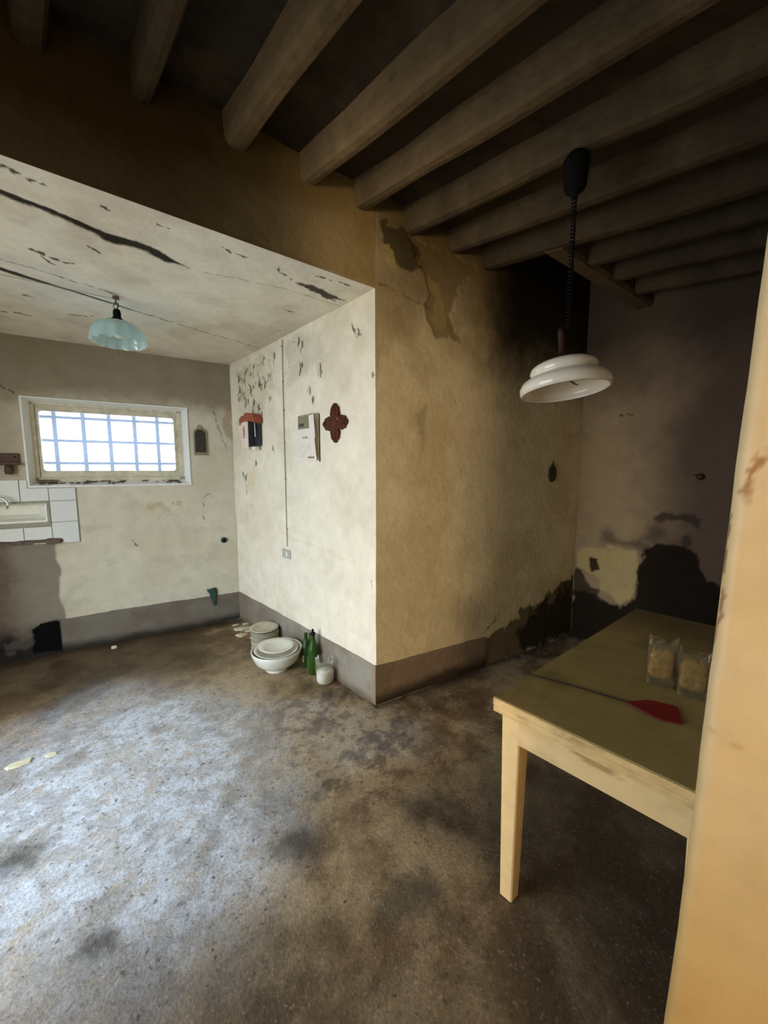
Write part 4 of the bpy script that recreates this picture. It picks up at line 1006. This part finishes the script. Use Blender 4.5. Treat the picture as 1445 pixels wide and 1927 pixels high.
# ================================================================== CROCKERY AND GLASS ON THE FLOOR
def plate_prof(R, h):
    return [(.0001, .004), (R * .45, .004), (R * .62, .007), (R * .72, h * .7), (R * .98, h), (R, h - .001), (R * .985, h - .0045), (R * .74, h * .7 - .005), (R * .62, .0), (R * .50, -.001), (R * .48, .0), (.0001, .0)]
PX = (-.973, 2.997)
pm = None
def plate_mesh(R, h, m, name='plate'):
    mb = MB(); mb.lathe(plate_prof(R, h), 56); return mb.build(name, m, None, smooth=True)
labs = ['bottom plate', 'second plate from the bottom', 'third plate from the bottom', 'fourth plate from the bottom', 'fifth plate from the bottom', 'sixth plate from the bottom',
        'seventh plate from the bottom', 'eighth plate from the bottom', 'ninth plate from the bottom', 'tenth plate from the bottom', 'second plate from the top']
z = 0.001
base = plate_mesh(.109, .017, M['ceramic_dusty'])
for i in range(11):
    o = base if i == 0 else base.copy()
    if i: COL.objects.link(o)
    o.location = (PX[0] + random.uniform(-.003, .003), PX[1] + random.uniform(-.003, .003), z); o.rotation_euler = (0, 0, random.uniform(0, 6))
    tag(o, 'off-white ' + labs[i] + ' of the stack on the floor by the wall', 'plate', 'plates stacked on the floor'); z += .0132
mb = MB(); mb.lathe(plate_prof(.113, .024), 56); o = mb.build('soup_plate', M['ceramic_dusty'], None, smooth=True, loc=(PX[0] - .004, PX[1] - .002, z + .004), rot=(.015, .02, 0))
tag(o, 'stained wide plate lying on top of the plate stack', 'plate', 'plates stacked on the floor')
BX = (-.784, 2.668)
bp = [(.0001, .012), (.070, .012), (.112, .036), (.150, .080), (.172, .125), (.178, .150), (.183, .153), (.186, .150), (.181, .125), (.160, .072), (.118, .034), (.086, .024), (.084, .010), (.088, .0), (.0001, .0)]
bp = [(a * .97, b) for a, b in bp]; mb = MB(); mb.lathe(bp, 72); o = mb.build('serving_bowl', M['ceramic'], None, smooth=True, loc=(BX[0], BX[1], .0)); tag(o, 'large white footed bowl on the floor holding smaller dishes', 'bowl')
b2 = [(.0001, .008), (.06, .008), (.105, .028), (.142, .060), (.160, .066), (.163, .064), (.160, .060), (.142, .052), (.106, .018), (.062, .0), (.0001, .0)]
b2 = [(a * .96, b) for a, b in b2]; mb = MB(); mb.lathe(b2, 64); o = mb.build('shallow_bowl', M['ceramic'], None, smooth=True, loc=(BX[0] - .004, BX[1] + .003, .086), rot=(.02, .02, 0)); tag(o, 'shallow white dish nested inside the large white bowl', 'bowl')
b3 = [(.0001, .008), (.05, .008), (.078, .020), (.090, .030), (.124, .036), (.127, .034), (.123, .031), (.090, .022), (.080, .010), (.06, .0), (.0001, .0)]
mb = MB(); mb.lathe(b3, 64); o = mb.build('soup_plate', M['ceramic'], None, smooth=True, loc=(BX[0] - .004, BX[1] + .010, .134), rot=(.0, .02, 0)); tag(o, 'white rimmed plate on top inside the large bowl', 'plate')
def bottle(x, y, label, lab_parts):
    b = thing('wine_bottle', label, 'bottle', (x, y, 0))
    pr = [(.0001, .003), (.036, .0), (.040, .004), (.041, .12), (.040, .160), (.034, .190), (.022, .225), (.0155, .255), (.0145, .285), (.0165, .287), (.0165, .297), (.0135, .299), (.0115, .296), (.0115, .255), (.019, .222), (.031, .188), (.0375, .158), (.038, .01), (.0001, .012)]
    mb = MB(); mb.lathe(pr, 36); mb.build('glass_body', M['bottle'], b, smooth=True)
    for (a0, a1, z0, z1) in lab_parts:
        mb = MB(); vs = []; k_ = 8
        for i in range(k_ + 1):
            a = math.radians(a0 + (a1 - a0) * i / k_); vs += [(.0418 * math.cos(a), .0418 * math.sin(a), z0), (.0418 * math.cos(a), .0418 * math.sin(a), z1)]
        mb.add(vs, [(2 * i, 2 * i + 2, 2 * i + 3, 2 * i + 1) for i in range(k_)]); mb.build('label', M['label'], b)
    return b
b1 = bottle(-.505, 2.602, 'green glass bottle with dark stopper and torn yellow label beside the glass jar', [(-158, -150, .02, .125), (-62, -22, .015, .125)])
mb = MB(); mb.lathe([(.0001, .325), (.006, .324), (.009, .316), (.006, .308), (.011, .302), (.0165, .298), (.0175, .284), (.0155, .280)], 16); mb.build('stopper', M['black'], b1, smooth=True)
bb = bottle(-.577, 2.702, 'second green bottle hidden between the large bowl and the labelled bottle', [(-130, -108, .05, .11)])
bb.scale = (.86, .86, .84)
jr = thing('glass_jar', 'clear fluted glass jar half filled with white salt by the wall', 'jar', (-.402, 2.478, 0))
jp = [(.0001, .002), (.040, .0), (.054, .006), (.060, .020), (.061, .085), (.056, .100), (.047, .110), (.046, .116), (.052, .126), (.060, .146), (.064, .172)]
def jfl(r, z, a, f): 
    k = max(0, (z - .115) / .05); return r * (1 + .035 * min(1, k) * math.cos(10 * a)), z + .004 * min(1, k) * math.cos(10 * a)
mb = MB(); mb.lathe(jp, 60, flute=jfl); mb.build('glass', M['clear'], jr, smooth=True)
mb = MB(); mb.lathe([(.0001, .005), (.040, .004), (.053, .010), (.058, .022), (.058, .078), (.050, .086), (.030, .092), (.0001, .089)], 32); mb.build('salt', M['salt'], jr, smooth=True)
mb = MB(); mb.lathe([(.0475, .108), (.0505, .111), (.0505, .116), (.0475, .119)], 40); mb.build('neck_ring', M['clear'], jr, smooth=True)

# fallen plaster pieces
def chip(x, y, r, label, group, seed, tall=.008, el=1.0, ang=0.0):
    rn = random.Random(seed); n = 8; pts = []
    for k in range(n):
        a = 2 * math.pi * k / n; rr = r * rn.uniform(.65, 1.15); px, py = rr * math.cos(a), rr * el * math.sin(a)
        pts.append((px * math.cos(ang) - py * math.sin(ang), px * math.sin(ang) + py * math.cos(ang)))
    mb = MB(); mb.v = [(px, py, 0) for px, py in pts] + [(px * .92, py * .92, tall * rn.uniform(.7, 1.5)) for px, py in pts]
    mb.f = [tuple(range(n))[::-1], tuple(range(n, 2 * n))] + [(i, (i + 1) % n, n + (i + 1) % n, n + i) for i in range(n)]
    o = mb.build('plaster_flake', M['flake'], None, loc=(x, y, .0)); tag(o, label, 'plaster flake', group); return o
G = 'fallen plaster flakes by the alcove corner'
for i, (x, y, r, el, lb) in enumerate([(-1.300, 3.36, .085, .42, 'largest cream plaster flake on the floor near the alcove corner'), (-1.215, 3.32, .060, .40, 'long cream plaster flake between the largest flake and the plates'),
        (-1.255, 3.22, .055, .75, 'squarish cream plaster flake in front of the largest flake'), (-1.39, 3.44, .030, .5, 'small cream flake at the left of the fallen pieces'),
        (-1.295, 3.47, .045, .35, 'thin cream flake closest to the alcove corner'), (-1.14, 3.17, .022, .8, 'tiny pale flake beside the plate stack'), (-1.17, 3.37, .02, .8, 'tiny pale flake behind the plate stack')]):
    chip(x, y, r, lb, G, 20 + i, .006, el, .5)
chip(-2.20, 2.98, .024, 'small white chip at the foot of the window wall', None, 41, .012, .7, .3)
chip(-1.80, 1.745, .060, 'broad pale flake lying on the bright floor at the far left', None, 43, .006, .5, .6)
chip(-1.70, 1.80, .035, 'smaller pale flake right of the broad one on the bright floor', None, 44, .005, .5, .2)

# ================================================================== TABLE
TH = .72; TC = np.array([.357, 1.165, 0.0])            # front-left corner of the top
tb = thing('kitchen_table', 'cream painted kitchen table with a worn dull olive top', 'table', (TC[0], TC[1], 0))
def tp3(u, w_, z): q = u * TU + w_ * TW; return (q[0], q[1], z)
def tbox(u0, u1, w0, w1, z0, z1, name, m, colf=None, ch=.004, nn=1):
    # skewed box with subdivided edges so that the paint can be chipped unevenly
    mb = MB(); mb.box(u0, u1, w0, w1, z0, z1, ch=ch)
    if nn > 1:
        mb = MB(); xs = np.linspace(u0, u1, max(2, int((u1 - u0) / .012))); ys = np.linspace(w0, w1, max(2, int((w1 - w0) / .012))); zs = np.linspace(z0, z1, max(3, int((z1 - z0) / .008)))
        def grid(A, B, f):
            vs = [f(a, b) for a in A for b in B]; R = len(B); mb.add(vs, [(i * R + j, (i + 1) * R + j, (i + 1) * R + j + 1, i * R + j + 1) for i in range(len(A) - 1) for j in range(R - 1)])
        grid(xs, ys, lambda a, b: (a, b, z1)); grid(xs, ys, lambda a, b: (a, b, z0)); grid(ys, zs, lambda a, b: (u0, a, b)); grid(ys, zs, lambda a, b: (u1, a, b)); grid(xs, zs, lambda a, b: (a, w0, b)); grid(xs, zs, lambda a, b: (a, w1, b))
    loc = list(mb.v)
    mb.v = [tp3(*p_) for p_ in loc]
    A = np.array(loc)
    cc = colf(A) if colf else np.repeat(L3(226, 192, 136)[None, :], len(A), 0)
    mb.c = [tuple(x) for x in cc]
    return mb.build(name, m, tb, weld=False)
def edge_col(A):
    c = np.repeat(L3(220, 184, 124)[None, :], len(A), 0)
    q = A[:, 0] * 1.3 + A[:, 1]; n = fbm(q, A[:, 2] * 3, 9, 4, 31, .6); c = mix(c, L3(150, 118, 66), sstep(.56, .70, n) * .75)
    return mix(c, L3(178, 148, 92), sstep(.5, .62, fbm(q, A[:, 2] * 6, 30, 3, 35)) * .4)
def apron_col(A):
    c = np.repeat(L3(226, 192, 136)[None, :], len(A), 0); q = A[:, 0] * 1.3 + A[:, 1]
    n = fbm(q, A[:, 2] * 2, 6, 4, 41, .6)
    ch = poly(A[:, 1], A[:, 2], [(.16, .700), (.16, .676), (.22, .658), (.30, .640), (.36, .640), (.34, .655), (.26, .672), (.20, .700)], .004, .02, 4)
    c = mix(c, L3(160, 126, 72), ch * .8)
    return mix(c, L3(190, 160, 108), sstep(.55, .7, n) * .4)
def top_col(A):
    c = np.repeat(L3(150, 130, 80)[None, :], len(A), 0); n = fbm(A[:, 0], A[:, 1], 5, 5, 51, .6)
    c = mix(c, L3(112, 96, 54), sstep(.45, .68, n) * .6); c = mix(c, L3(164, 144, 94), sstep(.5, .7, fbm(A[:, 0], A[:, 1], 14, 4, 57)) * .4)
    return mix(c, L3(66, 56, 34), sstep(.75, 1.15, A[:, 0]) * .6)
TL, TWD = 1.25, .575
M['table_top'] = mat('olive_table_top', attr=True, noise=0.12, nscale=26, bump=0.0008, bscale=40, rough=0.42, spec=0.4)
tbox(0, TL, 0, TWD, TH - .004, TH, 'top_sheet', M['table_top'], top_col, nn=2)
tbox(-.002, TL + .002, -.002, TWD, TH - .026, TH - .0045, 'tabletop', M['table_paint'], edge_col, nn=2)
tbox(-.002, TL, .0, TWD, TH - .048, TH - .0265, 'under_board', M['table_paint'], edge_col, nn=2)
ao = .012
tbox(.018, .036, .075, TWD - .03, TH - .138, TH - .049, 'apron', M['table_paint'], apron_col, nn=2)
tbox(.085, TL - .08, .040, .058, TH - .138, TH - .049, 'apron', M['table_paint'], apron_col)
tbox(TL - .05, TL - .032, .075, TWD - .03, TH - .138, TH - .049, 'apron', M['table_paint'], apron_col)
def leg(u, w_):
    mb = MB(); s0, s1 = .032, .022; vs = []
    zs = [0.0, .004, .25, .5, TH - .049]
    for z in zs:
        f = z / TH; h_ = s1 + (s0 - s1) * f
        for (a, b) in [(-h_ + .004, -h_), (h_ - .004, -h_), (h_, -h_ + .004), (h_, h_ - .004), (h_ - .004, h_), (-h_ + .004, h_), (-h_, h_ - .004), (-h_, -h_ + .004)]:
            vs.append(tp3(u + a, w_ + b, z))
    fs = [(i * 8 + k, i * 8 + (k + 1) % 8, (i + 1) * 8 + (k + 1) % 8, (i + 1) * 8 + k) for i in range(4) for k in range(8)] + [tuple(range(8))[::-1], tuple(32 + k for k in range(8))]
    mb.add(vs, fs); A = np.array(mb.v); c = np.repeat(L3(226, 192, 136)[None, :], len(A), 0); mb.c = [tuple(x) for x in c]
    return mb.build('leg', M['table_paint'], tb)
for (u, w_) in [(.05, .048), (TL - .05, .048), (.05, TWD - .045), (TL - .05, TWD - .045)]: leg(u, w_)

# fly swatter
fs_ = thing('fly_swatter', 'dark red plastic fly swatter with a thin wire handle on the table', 'fly swatter', (.769, 1.122, TH + .001))
hd = np.array([.8816 - .769, 1.058 - 1.122]); ang = math.atan2(hd[1], hd[0]); fs_.rotation_euler = (0, 0, ang)
mb = MB(); hp = [(-.01, -.006), (.02, -.022), (.055, -.046), (.075, -.050), (.120, -.046), (.126, -.040), (.126, .040), (.120, .046), (.06, .046), (.03, .030), (.005, .010), (-.01, .006)]
mb.prism(hp, .002, .0055); mb.build('flap', M['red'], fs_)
mb = MB()
for k in range(9): mb.box(.04, .120, -.038 + k * .0094, -.0365 + k * .0094, .0050, .0064)
mb.build('flap_ribs', M['red'], fs_)
mb = MB(); e = Vector((.5008 - .769, 1.3006 - 1.122, 0)); e.rotate(Matrix.Rotation(-ang, 3, 'Z')); mb.tube([(.0, 0, .004), (e.x * .5, e.y * .5 + .004, .005), (e.x, e.y, .004)], .0032, 6); mb.build('handle', M['wire'], fs_)

# two clear packs with yellow contents
def pack(x, y, rz, label, sz, seed):
    b = thing('food_pack', label, 'food pack', (x, y, TH + .001), rz, 'clear packs on the table'); rn = random.Random(seed)
    w_, d_, h_ = sz; mb = MB(); NX, NZ = 8, 10; vs = []
    ringn = 28
    for j in range(NZ + 1):
        f = j / NZ; z = h_ * f
        for k in range(ringn):
            a = 2 * math.pi * k / ringn; cx, cy = math.cos(a), math.sin(a)
            q = (abs(cx) ** 6 + abs(cy) ** 6) ** (-1 / 6); pinch = 1 - max(0, f - .80) * 3.2 if f > .8 else 1.0
            wid = 1 + .03 * rn.uniform(-1, 1); vs.append((cx * q * w_ / 2 * wid * (1 if f < .8 else 1.03), cy * q * d_ / 2 * pinch * wid, z + (.006 * rn.uniform(-1, 1) if f > .5 else 0) + (.016 * abs(cx * q) ** 4 if f > .9 else 0)))
    fs = [(j * ringn + k, j * ringn + (k + 1) % ringn, (j + 1) * ringn + (k + 1) % ringn, (j + 1) * ringn + k) for j in range(NZ) for k in range(ringn)]
    mb.add(vs, fs); mb.build('clear_wrapper', M['film'], b)
    rn2 = random.Random(seed + 5); mb = MB(); R2 = 20; vs = []; HH = 7
    for j in range(HH + 1):
        f = j / HH; z = .022 + (h_ * .70) * f
        for k in range(R2):
            a = 2 * math.pi * k / R2; cx, cy = math.cos(a), math.sin(a); q = (abs(cx) ** 5 + abs(cy) ** 5) ** (-1 / 5); s_ = 1 - max(0, f - .7) * .9
            s_ *= 1 + .10 * rn2.uniform(-1, 1); vs.append((cx * q * w_ * .45 * s_, cy * q * d_ * .43 * s_, z))
    fs = [(j * R2 + k, j * R2 + (k + 1) % R2, (j + 1) * R2 + (k + 1) % R2, (j + 1) * R2 + k) for j in range(HH) for k in range(R2)] + [tuple(range(R2))[::-1], tuple(HH * R2 + k for k in range(R2))]
    mb.add(vs, fs); mb.build('contents', M['food'], b, smooth=True)
    for sx in (-1, 1):
        mb = MB(); mb.tube([(sx * w_ * .42, -d_ * .40, .0), (sx * w_ * .44, -d_ * .42, .03)], [.005, .004], 6); mb.build('corner_fold', M['film'], b)
    return b
dv = az(130); rzp = rz_of(dv)
pack(.952, 1.245, rzp, 'left clear plastic pack of yellow-brown food standing on the table', (.078, .06, .150), 3)
pack(1.005, 1.175, rzp, 'right clear plastic pack of yellow-brown food nearer the door jamb', (.078, .06, .138), 9)

# ================================================================== DOOR JAMB (near right)
def jamb():
    # vertical strip wrapping round a bull-nosed corner; local arc length a from the room side to the reveal
    zs = np.linspace(-.01, 2.35, 420); R = .014
    prof = []
    for k in range(6): prof.append(((.30, .24, .18, .10, .05, 0.0)[k], 0.0, 0))
    for k in range(1, 9):
        a = math.pi / 2 * k / 8; prof.append((-R * math.sin(a), -R + R * math.cos(a), 1))
    for k in range(1, 90): prof.append((-R, -R - .0027 * k, 2))
    Z, I = np.meshgrid(zs, np.arange(len(prof)), indexing='ij'); Z = Z.ravel(); I = I.ravel()
    pu = np.array([q[0] for q in prof])[I] + R; pn = np.array([q[1] for q in prof])[I]; kind = np.array([q[2] for q in prof])[I]
    lean = -(1.40 - Z) * 0.0 
    # arc coordinate for noise
    arc = np.concatenate([[0], np.cumsum(np.hypot(np.diff([q[0] for q in prof]), np.diff([q[1] for q in prof])))])[I]
    bul = (fbm(arc, Z, 3, 4, 61) - .5) * .010 + (fbm(arc, Z, 16, 3, 67) - .5) * .0022
    du = np.where(kind >= 1, -bul, 0); dn = np.where(kind <= 1, bul * .5, 0)
    tilt = (Z - 1.35) * .030
    dn = dn - (Z - .80) * .0165
    P = JE[None, :] + (pu + du + tilt)[:, None] * TU[None, :] + (pn + dn)[:, None] * nf[None, :]; P[:, 2] = Z
    c = np.repeat(L3(208, 180, 132)[None, :], len(Z), 0); n = fbm(arc, Z, 6, 5, 71, .6)
    c = mix(c, L3(204, 170, 112), sstep(.42, .66, n) * .5); c = mix(c, L3(164, 122, 48), sstep(1.25, .70, Z + (n - .5) * .3) * .8)
    ochre = L3(150, 100, 34); umb = L3(110, 86, 52)
    a1 = .10 + .022
    def rp(pts, soft=.0015, rag=.010, sd=3): return poly(arc, Z + .07, pts, soft, rag, sd, 60)
    a0 = .30
    c = mix(c, ochre, rp([(a0 + .024, 1.540), (a0 + .037, 1.540), (a0 + .032, 1.525), (a0 + .026, 1.502), (a0 + .018, 1.482), (a0 + .013, 1.492), (a0 + .020, 1.512)], .002, .014) * sstep(.36, .5, fbm(arc, Z, 150, 3, 333)) * .85)
    c = mix(c, umb, rp([(a0 + .004, 1.47), (a0 + .010, 1.47), (a0 + .009, 1.43), (a0 + .010, 1.40), (a0 + .003, 1.40), (a0 + .002, 1.44)], .001, .008, 5) * .9)
    c = mix(c, L3(140, 92, 52), rp([(a0 + .006, 1.385), (a0 + .013, 1.38), (a0 + .011, 1.34), (a0 + .006, 1.31), (a0 + .003, 1.33)], .001, .010, 7) * .8)
    c = mix(c, L3(196, 160, 90), (1 - sstep(a0 - .01, a0 + .02, arc)) * sstep(1.35, .9, Z) * .5)
    cr_ = segdist(arc, Z + .08, [(a0 + .01, 1.232), (a0 + .05, 1.222), (a0 + .10, 1.216)]); c = mix(c, L3(176, 138, 84), (1 - sstep(.0006, .0018, cr_ + (fbm(arc, Z, 80, 2, 9) - .5) * .002)) * .6)
    nA_ = len(prof); Fi, Fj = np.meshgrid(np.arange(len(zs) - 1), np.arange(nA_ - 1), indexing='ij'); Fi = Fi.ravel(); Fj = Fj.ravel()
    Fq = np.stack([Fi * nA_ + Fj, Fi * nA_ + Fj + 1, (Fi + 1) * nA_ + Fj + 1, (Fi + 1) * nA_ + Fj], 1)
    me = bpy.data.meshes.new('door_jamb'); me.from_pydata(P.tolist(), [], Fq.tolist()); me.validate()
    at = me.color_attributes.new('Col', 'FLOAT_COLOR', 'POINT'); at.data.foreach_set('color', np.hstack([np.clip(c, 0.001, .95), np.ones((len(c), 1))]).astype(np.float32).ravel())
    me.materials.append(M['table_paint']); me.shade_smooth()
    o = bpy.data.objects.new('door_1', me); COL.objects.link(o); struct(o, 'cream painted rounded door jamb at the near right edge'); return o
jb = jamb()
q = JE + np.array([0, 0, .70]) - .012 * TU + .008 * nf
hk = thing('jamb_hook', 'small pale bent latch hook sticking out of the door jamb near the bottom', 'hook', tuple(q), rz_of(-TU))
mb = MB(); mb.tube([(-.012, -.0, -.012), (.004, -.004, -.006), (.016, -.006, .006), (.022, -.006, .018)], [.0035, .003, .003, .0045], 8); mb.build('hook_arm', M['greyplate'], hk)
mb = MB(); mb.tube([(-.016, 0, -.014), (-.008, 0, -.010)], [.008, .006], 10); mb.build('hook_plate', M['label'], hk)

for child, par in (('pane', 'sash'), ('flap_ribs', 'flap'), ('rocker', 'plate'), ('picture', 'frame'), ('note', 'front_card'), ('printed_loops', 'front_card'), ('photo_print', 'photo_sheet'),
                   ('photo_shadow', 'photo_sheet'), ('top_strip', 'photo_sheet'), ('day_marks', 'month_sheet'), ('footer_print', 'month_sheet'), ('scrollwork', 'body'), ('centre_stud', 'body')):
    for o in list(bpy.data.objects):
        if o.name.split('.')[0] == child and o.parent:
            for q_ in o.parent.children:
                if q_.name.split('.')[0] == par: o.parent = q_; break
# normals of the single-sheet walls are irrelevant to the shading; drop names that Blender suffixed
print('objects', len(bpy.data.objects), 'tris', sum(len(o.data.polygons) * 2 for o in bpy.data.objects if o.type == 'MESH'))
